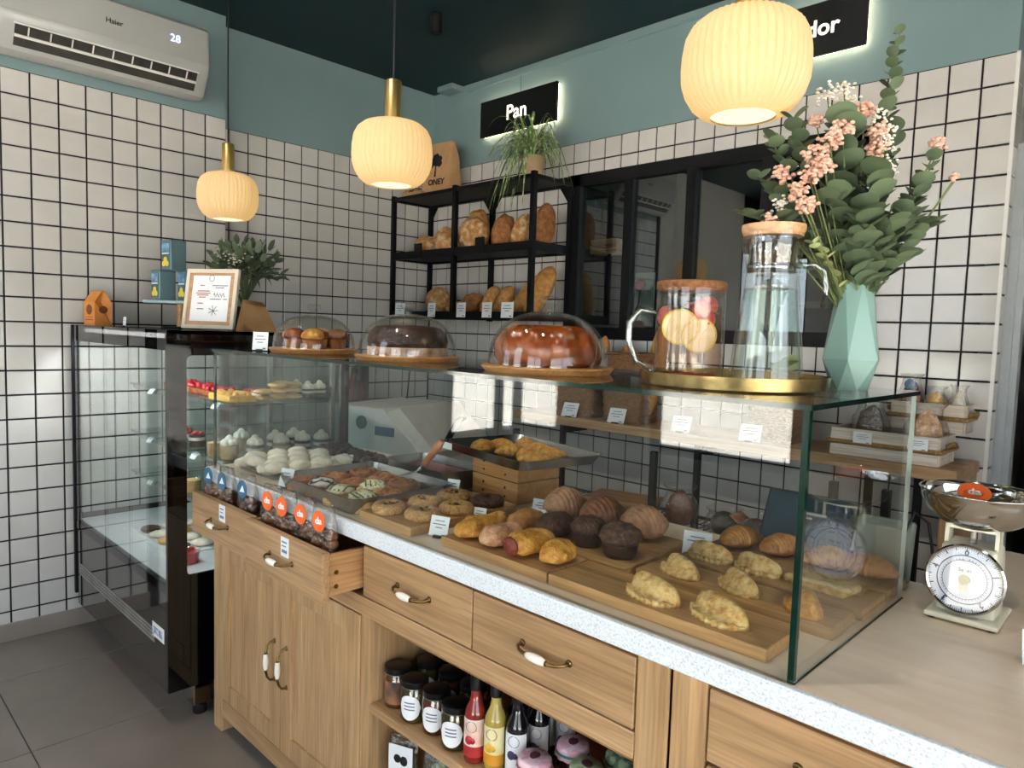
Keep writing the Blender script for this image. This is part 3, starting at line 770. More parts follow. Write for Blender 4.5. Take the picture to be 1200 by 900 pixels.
for k in range(9): MB().box(-.35, .45, -.2, .2, .6 + .16 * k, .615 + .16 * k).o('shelf', mat('dim_steel', '#6f665c', '#5d554c', rough=.4, metal=.6), ks)
for x in (-.35, .44): MB().box(x, x + .03, -.2, -.17, 0, 2.0).o('post', 'blackmetal', ks)

# ------------------------------------------------------------------ refrigerated display cabinet
FX0, FX1, FY0, FY1, FZ0, FZ1 = .035, 1.14, -2.11, -1.42, .125, 1.355
fg = thing('display_fridge', 'black refrigerated display cabinet with glass front full of desserts', 'display fridge', (0, 0, 0))
def framed(mb, x0, x1, outer, inner, n=6):
    """panel normal to X with a rounded window: outer/inner = (y0,y1,z0,z1,r)"""
    a = rrect(*outer[:4], outer[4], n); b = rrect(*inner[:4], inner[4], n); N = len(a)
    v = [(x0, *p) for p in a] + [(x0, *p) for p in b] + [(x1, *p) for p in a] + [(x1, *p) for p in b]; f = []
    for k in range(N):
        k2 = (k + 1) % N
        f += [(k, k2, N + k2, N + k), (2 * N + k, 3 * N + k, 3 * N + k2, 2 * N + k2), (k, 2 * N + k, 2 * N + k2, k2), (N + k, N + k2, 3 * N + k2, 3 * N + k)]
    return mb.add(v, f)
framed(MB(), FX1 - .014, FX1, (FY0, FY1, FZ0, FZ1, .004), (-2.046, -1.455, .52, 1.272, .018)).o('side_panel', 'blackgloss', fg)
framed(MB(), FX0, FX0 + .012, (FY0, FY1, FZ0 + .05, FZ1, .004), (-2.085, -1.455, .52, 1.285, .012)).o('side_panel', 'blackgloss', fg)
MB().box(FX1 - .012, FX1 - .008, -2.06, -1.44, .51, 1.285).o('side_pane', 'glass', fg)
MB().box(FX0 + .003, FX0 + .007, -2.095, -1.44, .51, 1.3).o('side_pane', 'glass', fg)
MB().box(FX0, FX1, FY0 + .012, FY1, FZ1 - .012, FZ1).o('top_panel', 'blackgloss', fg)
MB().box(FX0 + .012, FX1 - .014, FY0, FY0 + .006, 1.288, FZ1).o('fascia', glass('smoked_fascia', '#5d5b58', .06), fg)
MB().box(FX0 + .012, FX1 - .014, FY0 + .001, FY0 + .006, .495, 1.288).o('front_pane', 'glass', fg)
MB().box(FX0 + .012, FX1 - .014, FY0, FY0 + .02, .465, .497).o('front_rail', 'blackgloss', fg)
MB().box(FX0 + .03, FX1 - .014, FY0 + .002, FY0 + .02, FZ0, .465).o('lower_panel', 'greygloss', fg)
MB().box(FX0 + .012, FX1 - .014, FY0 + .02, FY1, FZ0 + .02, .49).o('plinth_body', 'blackmetal', fg)
g = MB()
for i in range(60):
    for k in range(4):
        x = .1 + i * .0152; z = .262 + k * .0135
        g.box(x, x + .011, FY0 + .0005, FY0 + .002, z, z + .0095)
gr_ = g.o('grille', mat('grille_grey', '#8f8b86', '#a5a19b', rough=.4, metal=.3), fg); gr_['kind'] = 'stuff'
st = MB().box(.99, 1.1, FY0 + .0008, FY0 + .002, .285, .335).o('energy_sticker', 'card', fg)
MB().box(1.0, 1.085, FY0 + .0002, FY0 + .0008, .297, .322).o('sticker_print', mat('sticker_blue', '#5b6b9c', rough=.6, c2='#dfe3ee', scale=70), st)
MB().box(FX0 + .012, FX1 - .014, FY1 - .02, FY1, .49, FZ1 - .012).o('rear_door', glass('rear_door_glass', '#c9d6d6', .06), fg)
MB().box(FX0 + .02, FX1 - .02, -2.09, FY1 + .02, .49, .5).o('deck', mat('deck_white', '#d7dcdb', '#cfd5d4', rough=.2), fg)
for z in (1.10, .885, .70):
    sh = MB().box(FX0 + .03, FX1 - .03, -1.89, -1.47, z - .006, z).o('glass_shelf', glass('shelf_glass', '#f2faf7', .06), fg)
    m_ = Matrix.Translation((0, -1.89, z)) @ Matrix.Rotation(.6, 4, 'X')
    MB().box(.08, FX1 - .03, -.002, .0, -.038, .0, m_).o('price_rail', 'plastic', sh)
for y in (-1.47, ):
    for x in (.06, .58, 1.1): MB().box(x - .008, x + .008, y - .008, y + .008, .5, 1.33).o('shelf_post', 'steel', fg)
MB().box(.08, 1.1, -2.07, -2.045, 1.325, 1.34).o('light_strip', glow('fridge_led', '#eef6ff', 75), fg)
MB().box(1.02, 1.125, -2.02, -1.95, .045, FZ0 + .02).o('plinth', 'mirror', fg)
MB().box(.1, 1.02, -1.99, -1.96, .02, FZ0 + .02).o('kick_plate', 'blackmetal', fg)
for x, y in ((1.09, -1.985), (.12, -2.0), (1.09, -1.5), (.12, -1.5)):
    MB().lathe([(0, 0), (.022, 0), (.024, .006), (.024, .034), (.008, .04), (.008, FZ0 + .02)], 18).o('foot', 'black', fg, smooth=40, loc=(x, y, 0))
MB().box(FX0 - .003, FX0 + .016, FY0 - .004, FY0 + .016, .165, FZ1).o('corner_post', 'blackmetal', fg)

# ------------------------------------------------------------------ desserts in the fridge
def cup(x, y, z, label, r=.034, h=.055, layers=(('caramel', .6), ('cream', 1)), top='cream', group='dessert cups in the fridge', seed=0, bits=None):
    t = thing('dessert_cup', label, 'dessert', (x, y, z), group=group)
    MB().lathe([(r * .86, 0), (r, h), (r * 1.05, h), (r * 1.05, h + .002)], 24, cap=False).lathe([(0, .0006), (r * .86, .0006)], 24, cap=False).o('cup', 'plastic', t, True)
    z0 = .002
    for mt, k in layers:
        z1 = h * k * .92; ra = r * (.86 + .14 * z0 / h) * .97; rb = r * (.86 + .14 * z1 / h) * .97
        MB().lathe([(0, z0), (ra, z0), (rb, z1), (0, z1)], 20).o('layer', mt, t, 40); z0 = z1 + .0004
    if top == 'cream':
        n = 7; mb = MB()
        for k in range(n):
            a = 2 * PI * k / n; mb.blob(r * .36, r * .36, r * .55, seed + k, .1, 2, 2, c=(r * .55 * math.cos(a), r * .55 * math.sin(a), z0 - .003))
        mb.blob(r * .5, r * .5, r * .8, seed + 9, .1, 2, 2, c=(0, 0, z0)); mb.o('whipped_cream', 'cream', t, True)
    elif top == 'berries':
        mb = MB()
        for k in range(12):
            a = rnd.uniform(0, 6.28); q = rnd.uniform(0, r * .75); mb.blob(.008, .008, .008, k, .1, 2, 1, c=(q * math.cos(a), q * math.sin(a), z0 + rnd.uniform(-.003, .004)))
        mb.o('berries', 'berry', t, True)
    if bits:
        mb = MB()
        for k in range(8):
            a = rnd.uniform(0, 6.28); q = rnd.uniform(0, r * .7); mb.blob(.005, .004, .004, k, .2, 3, 1, c=(q * math.cos(a), q * math.sin(a), z0 + r * .3))
        mb.o('crumbs', bits, t)
    return t
A2 = 'middle fridge shelf'; A3 = 'lower fridge shelf'
CAR = (('caramel', 1),); LAY = (('cream', .3), ('cinn', .5), ('cream', .8), ('caramel', 1)); DRK = (('choc', .55), ('cream', .8), ('choc', 1)); BW = (('choc', .25), ('cream', .5), ('choc', .7), ('cream', 1))
for k, (x, y) in enumerate(((1.02, -1.85), (.93, -1.86))): cup(x, y, .885, 'caramel cup with a browned top at the front of the ' + A2, layers=CAR, top=None if k else 'cream', group='caramel cups', seed=k)
cup(1.06, -1.77, .885, 'clear cup with thick cream and dark base on the ' + A2, layers=DRK, seed=4, group='dark cups')
cup(1.07, -1.67, .885, 'layered cream and sponge cup with white rosettes on the ' + A2, layers=LAY, seed=5)
for k, (x, y) in enumerate(((.98, -1.65), (1.06, -1.575), (.96, -1.56), (1.07, -1.5))): cup(x, y, .885, 'clear cup of dark mousse and cream rosettes at the rear of the ' + A2, layers=DRK, seed=10 + k, bits='chocm', group='dark mousse cups')
cup(.88, -1.74, .885, 'tall caramel cup behind the front cups on the ' + A2, layers=CAR, seed=20)
for k, (x, y) in enumerate(((.52, -1.82), (.6, -1.85), (.7, -1.84))): cup(x, y, .885, 'berry topped dark cup along the front of the ' + A2, layers=DRK, top='berries', group='berry cups', seed=k)
cup(1.03, -1.845, .70, 'caramel cup with crumbs on the ' + A3, layers=CAR, bits='chocm', seed=30)
cup(1.07, -1.76, .70, 'black and white layered cup on the ' + A3, layers=BW, bits='choc', seed=31)
for k, (x, y) in enumerate(((.53, -1.84), (.93, -1.8))): cup(x, y, .70, 'white topped layered cup on the ' + A3, layers=BW, seed=33 + k, group='white layered cups')
cup(.68, -1.85, .70, 'plain caramel cup beside the layered cup on the ' + A3, layers=CAR, seed=36, top=None)
# upper shelf: tarts, mango cake, cookie stacks, cups
def tray_of(name, label, cat, x, y, z, w, d, mt, top, n, sz):
    t = thing(name, label, cat, (x, y, z))
    MB().rbox(-w / 2, w / 2, -d / 2, d / 2, 0, .022, .003).o('base', mt, t)
    mb = MB()
    for k in range(n):
        mb.blob(sz, sz, sz, k, .12, 2, 2, c=(rnd.uniform(-w / 2 + sz, w / 2 - sz), rnd.uniform(-d / 2 + sz, d / 2 - sz), .02))
    mb.o('topping', top, t, True); return t
tray_of('berry_tart', 'raspberry covered tart along the front of the upper fridge shelf', 'tart', .62, -1.79, 1.10, .5, .12, 'cake', 'berry', 60, .011)
tray_of('berry_cake', 'red berry topped cake at the back of the upper fridge shelf', 'cake', .98, -1.7, 1.10, .16, .1, 'cream', 'berry', 34, .011)
tray_of('mango_cake', 'yellow mango cake at the end of the upper fridge shelf', 'cake', 1.0, -1.83, 1.10, .18, .1, 'mango', 'mango', 30, .011)
ckm = MB().blob(.034, .034, .011, 3, .08, 2, 3, flat=1).mesh('cookie', True)
k = 0
for (x, y) in ((1.06, -1.74), (1.065, -1.68), (.99, -1.63), (1.05, -1.61)):
    for h in range(3 if y > -1.7 else 2):
        o = link('cookie', ckm, ('caramel', 'bague', 'chocm')[k % 3], None, (x + rnd.uniform(-.006, .006), y + rnd.uniform(-.006, .006), 1.1 + h * .0225)); k += 1
        o.rotation_euler.z = k; tag(o, 'sandwich cookie in the stacks on the upper fridge shelf', 'cookie', 'stacked cookies in the fridge')
for k, (x, y) in enumerate(((1.06, -1.555), (.97, -1.555), (1.06, -1.505))): cup(x, y, 1.10, 'small cup with cream and chocolate flakes on the upper fridge shelf', r=.028, h=.04, layers=DRK, seed=40 + k, bits='choc', group='small upper cups')
# deck
dt = thing('pastry_tray', 'white tray of iced cookies on the fridge deck', 'tray', (.62, -1.86, .5))
MB().rbox(-.22, .22, -.13, .13, 0, .006, .002).rbox(-.225, .225, -.135, -.128, 0, .02, .002).rbox(-.225, .225, .128, .135, 0, .02, .002).o('tray', 'white', dt)
for k in range(12):
    o = MB().blob(.045, .04, .016, k, .12, 2, 2).o('iced_cookie', ('chocm', 'meringue', 'mango')[k % 3] if k < 6 else 'meringue', None, True, (.46 + (k % 4) * .105, -1.935 + (k // 4) * .085, .5065), k)
    tag(o, 'iced cookie lying on the white tray on the fridge deck', 'cookie', 'iced cookies on the fridge deck')
cup(.94, -1.97, .5, 'red jelly cup on the fridge deck', r=.045, h=.05, layers=(('berry', .9),), top='berries')
cup(1.04, -1.86, .5, 'pale cream cup on the fridge deck behind the red jelly cup', r=.04, h=.045, layers=(('cream', .9),))
for k, (x, z, w_) in enumerate(((.32, 1.10, 'upper'), (.62, 1.10, 'upper'), (.98, 1.10, 'upper'), (.3, .885, 'middle'), (.55, .885, 'middle'), (.78, .885, 'middle'), (1.0, .885, 'middle'), (.3, .70, 'lower'), (.52, .70, 'lower'), (.99, .70, 'lower'))):
    t = card(x, -1.893, z - .034, .05, .034, 'small price card clipped to the rail of the %s fridge shelf' % w_, lean=.6, lines=2, foot=False); t['group'] = 'price cards on the %s fridge shelf' % w_

# ------------------------------------------------------------------ on top of the fridge
ob_ = thing('coffee_bag', 'orange paper bag with folded top standing on the display fridge', 'bag', (.115, -2.03, FZ1), .15)
b = MB(); w, d, h = .1, .07, .15
b.add([(-w / 2, -d / 2, 0), (w / 2, -d / 2, 0), (w / 2, d / 2, 0), (-w / 2, d / 2, 0), (-w / 2, -d / 2, .1), (w / 2, -d / 2, .1), (w / 2, d / 2, .1), (-w / 2, d / 2, .1), (-w / 2, -.003, h), (w / 2, -.003, h), (w / 2, .003, h), (-w / 2, .003, h), (-w / 2 + .02, 0, .1), (w / 2 - .02, 0, .1)],
      [(3, 2, 1, 0), (0, 1, 5, 4), (2, 3, 7, 6), (1, 2, 6, 13, 5), (3, 0, 4, 12, 7), (4, 5, 9, 8), (6, 7, 11, 10), (8, 9, 10, 11), (5, 13, 9), (6, 10, 13), (9, 13, 10), (4, 8, 12), (7, 12, 11), (8, 11, 12)])
b.o('bag', 'orange', ob_)
MB().prism([(.026 * math.cos(q), .068 + .022 * math.sin(q)) for q in [k * PI / 10 for k in range(20)]], -d / 2 - .0008, -d / 2, 'y').o('round_print', mat('print_brown', '#7a3f14', rough=.6), ob_)
MB().box(-.035, .035, -d / 2 - .0008, -d / 2, .022, .027).box(-.03, .03, -d / 2 - .0008, -d / 2, .034, .037).o('line_print', K['inkred'], ob_)
MB().prism([(.018 * math.cos(q), .068 + .016 * math.sin(q)) for q in [k * PI / 8 for k in range(16)]], w / 2, w / 2 + .0008, 'x').o('side_print', mat('print_brown2', '#7a3f14', rough=.6), ob_)
sd = thing('display_stand', 'grey round edged stand on a wooden leg carrying three tins', 'stand', (.57, -1.85, FZ1), .77)
MB().rbox(-.125, .1, -.065, .065, .098, .112, .004).o('plate', mat('stand_grey', '#8d9ea0', '#8597a0', rough=.5), sd)
MB().lathe([(0, 0), (.017, 0), (.017, .098)], 20).o('leg', 'acacia', sd, 40)
MB().lathe([(0, 0), (.07, 0), (.07, .008), (0, .008)], 28).o('base', 'blackmetal', sd, 40)
def tin(x, y, z, label, rz):
    t = thing('tea_tin', label, 'tin', (x, y, z), rz)
    MB().rbox(-.034, .034, -.034, .034, 0, .116, .004).o('body', mat('tin_slate', '#5f7a80', '#587279', rough=.35, metal=.3), t)
    MB().rbox(-.0345, .0345, -.0345, .0345, .112, .12, .003).o('lid', mat('tin_lid', '#4f6a70', rough=.35, metal=.3), t)
    MB().box(-.028, .028, -.0355, -.034, .012, .108).o('label', mat('tin_label', '#31525c', '#3b5f69', rough=.5), t)
    MB().box(-.026, .026, -.0362, -.0355, .074, .106).o('picture', mat('tin_picture', '#7fb0cf', '#4f6f93', rough=.5, scale=40), t)
    MB().box(-.024, .024, -.0362, -.0355, .064, .07).o('name_print', mat('print_pale', '#cfd9d6', rough=.5), t)
    mb = MB()
    for a, q in ((-.011, .026), (.011, .026), (0, .042), (0, .031)):
        mb.prism([(a + .0115 * math.cos(u), q + .0115 * math.sin(u)) for u in [k * PI / 6 for k in range(12)]], -.0368, -.0355, 'y')
    mb.o('emblem', mat('emblem_yellow', '#e8cf4a', rough=.5), t)
ZS = FZ1 + .112
tin(.519, -1.9, ZS, 'slate tin with yellow emblem, lower one nearer the orange bag', .12)
tin(.596, -1.825, ZS, 'slate tin with yellow emblem, lower one nearer the framed certificate', .12)
tin(.548, -1.87, ZS + .12, 'slate tin with yellow emblem stacked on top of two tins', .2)
cf = thing('framed_certificate', 'framed printed certificate leaning back on the display fridge', 'picture frame', (.80, -1.835, FZ1 + .002), .5, tilt=(-.16, 0))
w, h = .235, .235
fr_ = MB().rbox(-w / 2, w / 2, -.012, .004, 0, .016, .002).rbox(-w / 2, w / 2, -.012, .004, h - .016, h, .002).rbox(-w / 2, -w / 2 + .016, -.012, .004, .014, h - .014, .002).rbox(w / 2 - .016, w / 2, -.012, .004, .014, h - .014, .002)
fr_.o('frame', mat('frame_pale', '#d9cdbb', '#d3c6b2', rough=.5), cf)
MB().box(-w / 2 + .012, w / 2 - .012, -.008, -.004, .012, h - .012).o('inner_frame', wood('pine_inner', '#b98a5c', '#c2946a', '#cba076', 0), cf)
MB().box(-.085, .085, -.0095, -.008, .03, h - .026).o('paper', 'card', cf)
pr = MB()
for (x0, x1, z) in ((-.05, -.03, .168), (-.06, -.005, .146), (-.066, .0, .138), (-.06, -.008, .13), (-.05, -.02, .122), (-.055, -.03, .098), (-.055, -.025, .076)): pr.box(x0, x1, -.0102, -.0095, z, z + .0035)
pr.o('red_print', 'inkred', cf)['kind'] = 'stuff'
pr = MB()
for (x0, x1, z) in ((.005, .075, .168), (.02, .06, .16), (.0, .05, .115), (.06, .078, .115)): pr.box(x0, x1, -.0102, -.0095, z, z + .0025)
pr.o('text_print', 'black', cf)['kind'] = 'stuff'
pr = MB()
for k in range(12):
    a = k * .9; pr.tube([(.02, -.01, .07), (.02 + .022 * math.cos(a), -.01, .072 + .02 * math.sin(a))], .0009, 4)
pr.o('flower_print', 'black', cf)
pr = MB()
pr.tube([(.0 + .011 * math.cos(k * PI / 10), -.01, .198 + .012 * math.sin(k * PI / 10)) for k in range(21)], .0008, 4)
pr.o('emblem_print', 'black', cf)
pr = MB()
pr.tube([(.015 + k * .004, -.01, .132 + .009 * math.sin(k * 1.9)) for k in range(14)], .001, 4)
pr.o('signature', 'black', cf)
ct = card(.46, -2.03, FZ1, .022, .04, 'tiny white card beside the orange bag on the fridge top', lean=.1, lines=2, rz=.2)
# dark bouquet with orange flower in a kraft wrapped pot
dq = thing('dark_bouquet', 'dark leafy bouquet with an orange flower behind the certificate', 'bouquet', (.56, -1.58, FZ1))
MB().lathe([(0, 0), (.05, 0), (.06, .1), (.055, .1), (0, .095)], 24).o('pot', 'blackmetal', dq, 40)
b = MB().add([(.07, -.07, 0), (.19, -.09, 0), (.2, .05, 0), (.08, .06, 0), (.09, -.05, .13), (.13, -.06, .11), (.14, .03, .1), (.09, .04, .12)], [(3, 2, 1, 0), (0, 1, 5, 4), (1, 2, 6, 5), (2, 3, 7, 6), (3, 0, 4, 7), (4, 5, 6, 7)])
b.o('wrapper', 'kraft', dq)
lfm = []
def leafshape(L, w, curl=.15, n=5):
    rows = []
    for i in range(n + 1):
        t = i / n; ww = w * math.sin(PI * min(1, .08 + t * .92)) ** .6 * (1 if t < .98 else .1)
        rows.append([Vector((-ww, L * t, curl * L * t * t + ww * .25)), Vector((0, L * t, curl * L * t * t)), Vector((ww, L * t, curl * L * t * t + ww * .25))])
    mb = MB(); strip(mb, rows); return mb.mesh('leaf', True)
small_leaf = leafshape(.05, .014); round_leaf = leafshape(.04, .021, .12, 6); big_round = leafshape(.05, .027, .1, 6)
def orient(o, p, d, roll=0, s=1):
    d = Vector(d).normalized(); q = d.to_track_quat('Y', 'Z')
    o.location = p; o.rotation_mode = 'QUATERNION'; o.rotation_quaternion = q @ Matrix.Rotation(roll, 4, 'Y').to_quaternion(); o.scale = (s, s, s)
rn = random.Random(11)
for k in range(230):
    th = rn.uniform(0, 2 * PI); ph = rn.uniform(-.2, 1.35); R = rn.uniform(.07, .19)
    d = Vector((math.cos(th) * math.cos(ph), math.sin(th) * math.cos(ph) * .8, math.sin(ph)))
    p = Vector((0, 0, .24)) + Vector((d.x * R * 1.05, d.y * R, d.z * R * .72))
    o = link('leaf', small_leaf, ('leafd', 'leafd', 'leaf')[k % 3], dq); orient(o, p, d + Vector((rn.uniform(-.5, .5), rn.uniform(-.5, .5), rn.uniform(-.5, .5))), rn.uniform(-1, 1), rn.uniform(.7, 1.1))
mb = MB()
for k in range(9): mb.tube([(0, 0, .08), (rn.uniform(-.06, .06), rn.uniform(-.06, .06), .26)], .003, 5)
mb.o('stems', 'stem', dq)
mb = MB()
for k in range(90):
    a, q = rn.uniform(0, 6.28), rn.uniform(0, .085); mb.blob(.005, .005, .005, k, .1, 2, 1, c=(q * math.cos(a) + .03, q * math.sin(a) - .06, .24 + rn.uniform(0, .1)))
o = mb.o('white_blossoms', 'whitefl', dq); o['kind'] = 'stuff'
for k in range(7):
    a = k * .9; o = link('petal', leafshape(.06, .01, -.2, 5), 'orangefl', dq); orient(o, (.06, -.17, .17), (math.cos(a) * .5, -.25 + .2 * math.sin(a), 1), a)
for k in range(8):
    mb = MB(); az = (.2, .5, -.1, .8, 3.3, 3.0, .35, -.3)[k]
    strip(mb, blade((0, 0, .1), az, rn.uniform(.18, .28), rn.uniform(.12, .24), rn.uniform(.0, .16), .009)); mb.o('long_leaf', 'leafd', dq, True)

# ------------------------------------------------------------------ oak counter units
YC = -1.985; YB = -1.43
cA = thing('counter_cabinet', 'oak counter cabinet with two doors, four drawers and open niche', 'cabinet', (1.21, YC, 0))
def cx(x): return x - 1.21
def cyy(y): return y - YC
c = MB()
c.box(cx(1.21), cx(1.232), 0.004, cyy(YB), .06, .86).box(cx(2.955), cx(2.978), .004, cyy(YB), .0, .86)
c.box(cx(1.232), cx(2.955), .3, cyy(YB), .06, .08)
c.box(cx(1.232), cx(2.955), cyy(YB) - .015, cyy(YB), .08, .86)
c.box(cx(1.232), cx(2.955), .01, cyy(YB) - .015, .655, .667)
c.o('carcass', 'oakdark', cA)
MB().box(cx(2.093), cx(2.13), .003, cyy(YB) - .02, .12, .667).o('divider', 'oakz', cA)
MB().box(cx(1.232), cx(2.955), .004, cyy(YB) - .02, .115, .133).o('bottom_panel', 'oakdark', cA)
MB().rbox(cx(1.21), cx(1.27), 0, .06, 0, .86, .003).o('front_post', 'oakz', cA)
MB().rbox(cx(2.915), cx(2.978), 0, .03, 0, .86, .003).o('front_post', 'oakz', cA)
MB().rbox(cx(1.27), cx(2.915), .002, .024, .055, .117, .002).o('bottom_rail', 'oak', cA)
MB().rbox(cx(1.27), cx(2.915), -.002, .024, .667, .714, .002).o('middle_rail', 'oak', cA)
MB().rbox(cx(1.27), cx(2.915), .006, .024, .845, .861, .001).o('top_rail', 'oakdark', cA)
MB().rbox(cx(2.13), cx(2.915), .004, .38, .423, .445, .002).o('niche_shelf', 'oak', cA)
def handle(par, x, y, z, vertical=False, L=.118):
    """antique brass bail with a porcelain grip"""
    rot = Matrix.Rotation(PI / 2, 4, 'Y') if vertical else Matrix.Identity(4)
    h = L / 2; T_ = Matrix.Translation((x, y, z)) @ rot
    def pts(l): return [T_ @ Vector(p) for p in l]
    for s in (-1, 1):
        b = MB()
        b.tube(pts([(s * h, 0, 0), (s * h, -.004, 0), (s * h * .98, -.014, -.001), (s * h * .8, -.022, -.003), (s * h * .5, -.026, -.004), (s * h * .42, -.026, -.004)]), [.0045, .0035, .0032, .0034, .004, .006], 10)
        b.tube(pts([(s * h, 0, 0), (s * h, -.003, 0)]), [.008, .006], 12)
        b.o('handle_arm', 'antique', par, True)
    MB().tube(pts([(k / 8 * h * .84 - h * .42, -.026, -.004) for k in range(9)]), [.0055, .007, .0082, .0088, .009, .0088, .0082, .007, .0055], 12).o('grip', 'porcelain', par, True)
def door(x0, x1, hx):
    z0, z1 = .122, .662; s = .06
    d = MB().rbox(x0, x0 + s, -.001, .02, z0, z1, .002).rbox(x1 - s, x1, -.001, .02, z0, z1, .002).rbox(x0 + s, x1 - s, -.001, .02, z0, z0 + s, .002).rbox(x0 + s, x1 - s, -.001, .02, z1 - s, z1, .002).o('door', 'oakz', cA)
    MB().box(x0 + s, x1 - s, .007, .016, z0 + s, z1 - s).o('panel', 'oakz', d)
    handle(d, hx, -.001, .388, True)
door(cx(1.272), cx(1.679), cx(1.645)); door(cx(1.683), cx(2.09), cx(1.717))
def drawer(x0, x1, pull, name='drawer'):
    z0, z1 = .717, .844; y = -.001 - pull
    d = MB().rbox(x0, x1, y, y + .02, z0, z1, .002).o(name, 'oak', cA)
    b = MB()
    for xx in (x0 + .012, x1 - .025): b.box(xx, xx + .013, y + .02, y + .42, z0 + .014, z1 - .012)
    b.box(x0 + .012, x1 - .012, y + .407, y + .42, z0 + .014, z1 - .012).o('box', 'oaky', d)
    MB().box(x0 + .02, x1 - .02, y + .02, y + .41, z0 + .018, z0 + .026).o('bottom', 'oakdark', d)
    for q in (.035, .07):
        MB().tube([(x1 - .0118, y + .045, z0 + q), (x1 - .0105, y + .045, z0 + q)], .006, 10).o('screw_cap', 'antique', d)
    handle(d, (x0 + x1) / 2, y, .782)
drawer(cx(1.273), cx(1.683), .095); drawer(cx(1.687), cx(2.098), .112); drawer(cx(2.102), cx(2.503), 0); drawer(cx(2.507), cx(2.912), 0)
cB = thing('counter_cabinet', 'oak counter cabinet under the kitchen scale', 'cabinet', (2.983, YC, 0))
MB().box(0, .022, .004, .98, 0, .86).box(1.25, 1.272, .004, .98, 0, .86).box(.022, 1.25, .02, .95, .06, .08).o('carcass', 'oakdark', cB)
MB().rbox(0, .063, 0, .03, 0, .86, .003).o('front_post', 'oakz', cB)
MB().rbox(.068, 1.25, -.002, .024, .667, .72, .002).o('middle_rail', 'oak', cB)
MB().rbox(.066, 1.25, .006, .024, .845, .861, .001).o('top_rail', 'oakdark', cB)
for a in (.067, .475):
    d = MB().rbox(a, a + .4, -.001, .019, .727, .844, .002).o('drawer', 'oak', cB); handle(d, a + .2, -.001, .782)
    d = MB().rbox(a, a + .4, -.001, .019, .1, .662, .002).o('door', 'oakz', cB); handle(d, a + .36, -.001, .388, True)

# worktop
wt = thing('worktop', 'beige worktop with white speckled front edge running along the oak cabinets', 'worktop', (1.2, -2.01, .862))
poly = [(0, .012), (3.1, .012), (3.1, 1.05), (2.02, 1.05), (2.02, .63), (0, .63)]
MB().prism(poly, 0, .041).o('surface', 'top', wt)
MB().rbox(0, 3.1, 0, .012, 0, .041, .003).o('front_edge', 'quartz', wt)
W = .903

# ------------------------------------------------------------------ glass display case
gc = thing('glass_display_case', 'long frameless glass case of pastries standing on the worktop', 'display case', (1.235, -1.995, W))
GX = 1.945; GY = .495; GH = .388
MB().box(.0, GX - .008, 0, .008, .0, GH).o('front_pane', 'glass', gc)
MB().box(GX - .008, GX, .0, GY, .0, GH).o('end_pane', 'glass', gc)
MB().box(0, .008, .009, GY, .0, GH).o('end_pane', 'glass', gc)
MB().box(-.004, GX + .004, -.004, GY + .004, GH, GH + .008).o('top_pane', 'glass', gc)
MB().box(GX - .0085, GX + .0005, -.0008, .0082, 0, GH).o('corner_edge', 'gedge', gc)
MB().box(-.004, GX + .004, -.0052, -.004, GH, GH + .008).o('top_edge', 'gedge', gc)
MB().box(GX + .004, GX + .0052, -.004, GY + .004, GH, GH + .008).o('top_edge', mat('dark_glass_edge', '#0b1a16', rough=.1), gc)
MB().box(GX - .008, GX, GY, GY + .0008, 0, GH).o('rear_edge', mat('white_glass_edge', '#dfe9e4', rough=.2), gc)
MB().box(-.0008, .0005, -.0005, .0085, 0, GH).o('corner_edge', 'gedge', gc)
MB().box(.0, GX, -.0035, .0, .0, .002).o('silicone_bead', 'plastic', gc)
MB().box(GX, GX + .0025, .0, GY, .0, .002).o('silicone_bead', 'gedge', gc)
T = W + GH + .008

# ------------------------------------------------------------------ boards and trays inside
BT = .022
def board(x0, x1, y0, y1, z, label, h=BT, rz=0, mt='board'):
    o = MB().rbox(-(x1 - x0) / 2, (x1 - x0) / 2, -(y1 - y0) / 2, (y1 - y0) / 2, 0, h, .002).o('wooden_board', mt, None, False, ((x0 + x1) / 2, (y0 + y1) / 2, z), rz)
    return tag(o, label, 'board')
board(2.065, 2.275, -1.975, -1.62, W, 'wooden board under the ring cookies')
board(2.37, 2.685, -1.962, -1.835, W, 'wooden board under the golden filled rolls in the glass case')
board(2.69, 3.125, -1.962, -1.838, W, 'wooden board under the two foremost empanadas')
board(2.4, 2.77, -1.826, -1.69, W, 'wooden board under the dark muffins and browned rolls')
board(2.782, 3.163, -1.805, -1.7, W, 'second wooden board step behind the foremost empanadas')
board(2.79, 3.17, -1.682, -1.565, W, 'third wooden board step with two empanadas and flat pastry')
board(2.79, 3.17, -1.552, -1.44, W, 'rearmost wooden board step carrying plain croissants')
board(2.38, 2.755, -1.672, -1.56, W, 'wooden board under three brown layered croissants')
Z1 = W + BT
def sheet_tray(name, x, y, z, w, d, h, rz, label, mt='steel', lip=.012):
    t = thing(name, label, 'tray', (x, y, z), rz)
    a = rrect(-w / 2, w / 2, -d / 2, d / 2, .03, 4); s = .93
    def ring(k, zz, off=0): return [Vector((p[0] * k + off * (1 if p[0] > 0 else -1), p[1] * k + off * (1 if p[1] > 0 else -1), zz)) for p in a]
    MB().loft([ring(.9, .0), ring(.98, h), ring(1.0, h), ring(1.0, h - .003), ring(.985, h - .003), ring(.91, -.0)][:3] + [ring(.985, h - .002), ring(.905, .002)], cap=True).o('tray', mt, t, 50)
    return t
sheet_tray('baking_tray', 1.846, -1.815, W, .425, .34, .045, -.02, 'big steel baking tray of iced cinnamon rolls')
sheet_tray('clear_tray', 1.415, -1.805, W, .30, .29, .018, .0, 'clear plastic tray under the white meringues', mt='plastic')
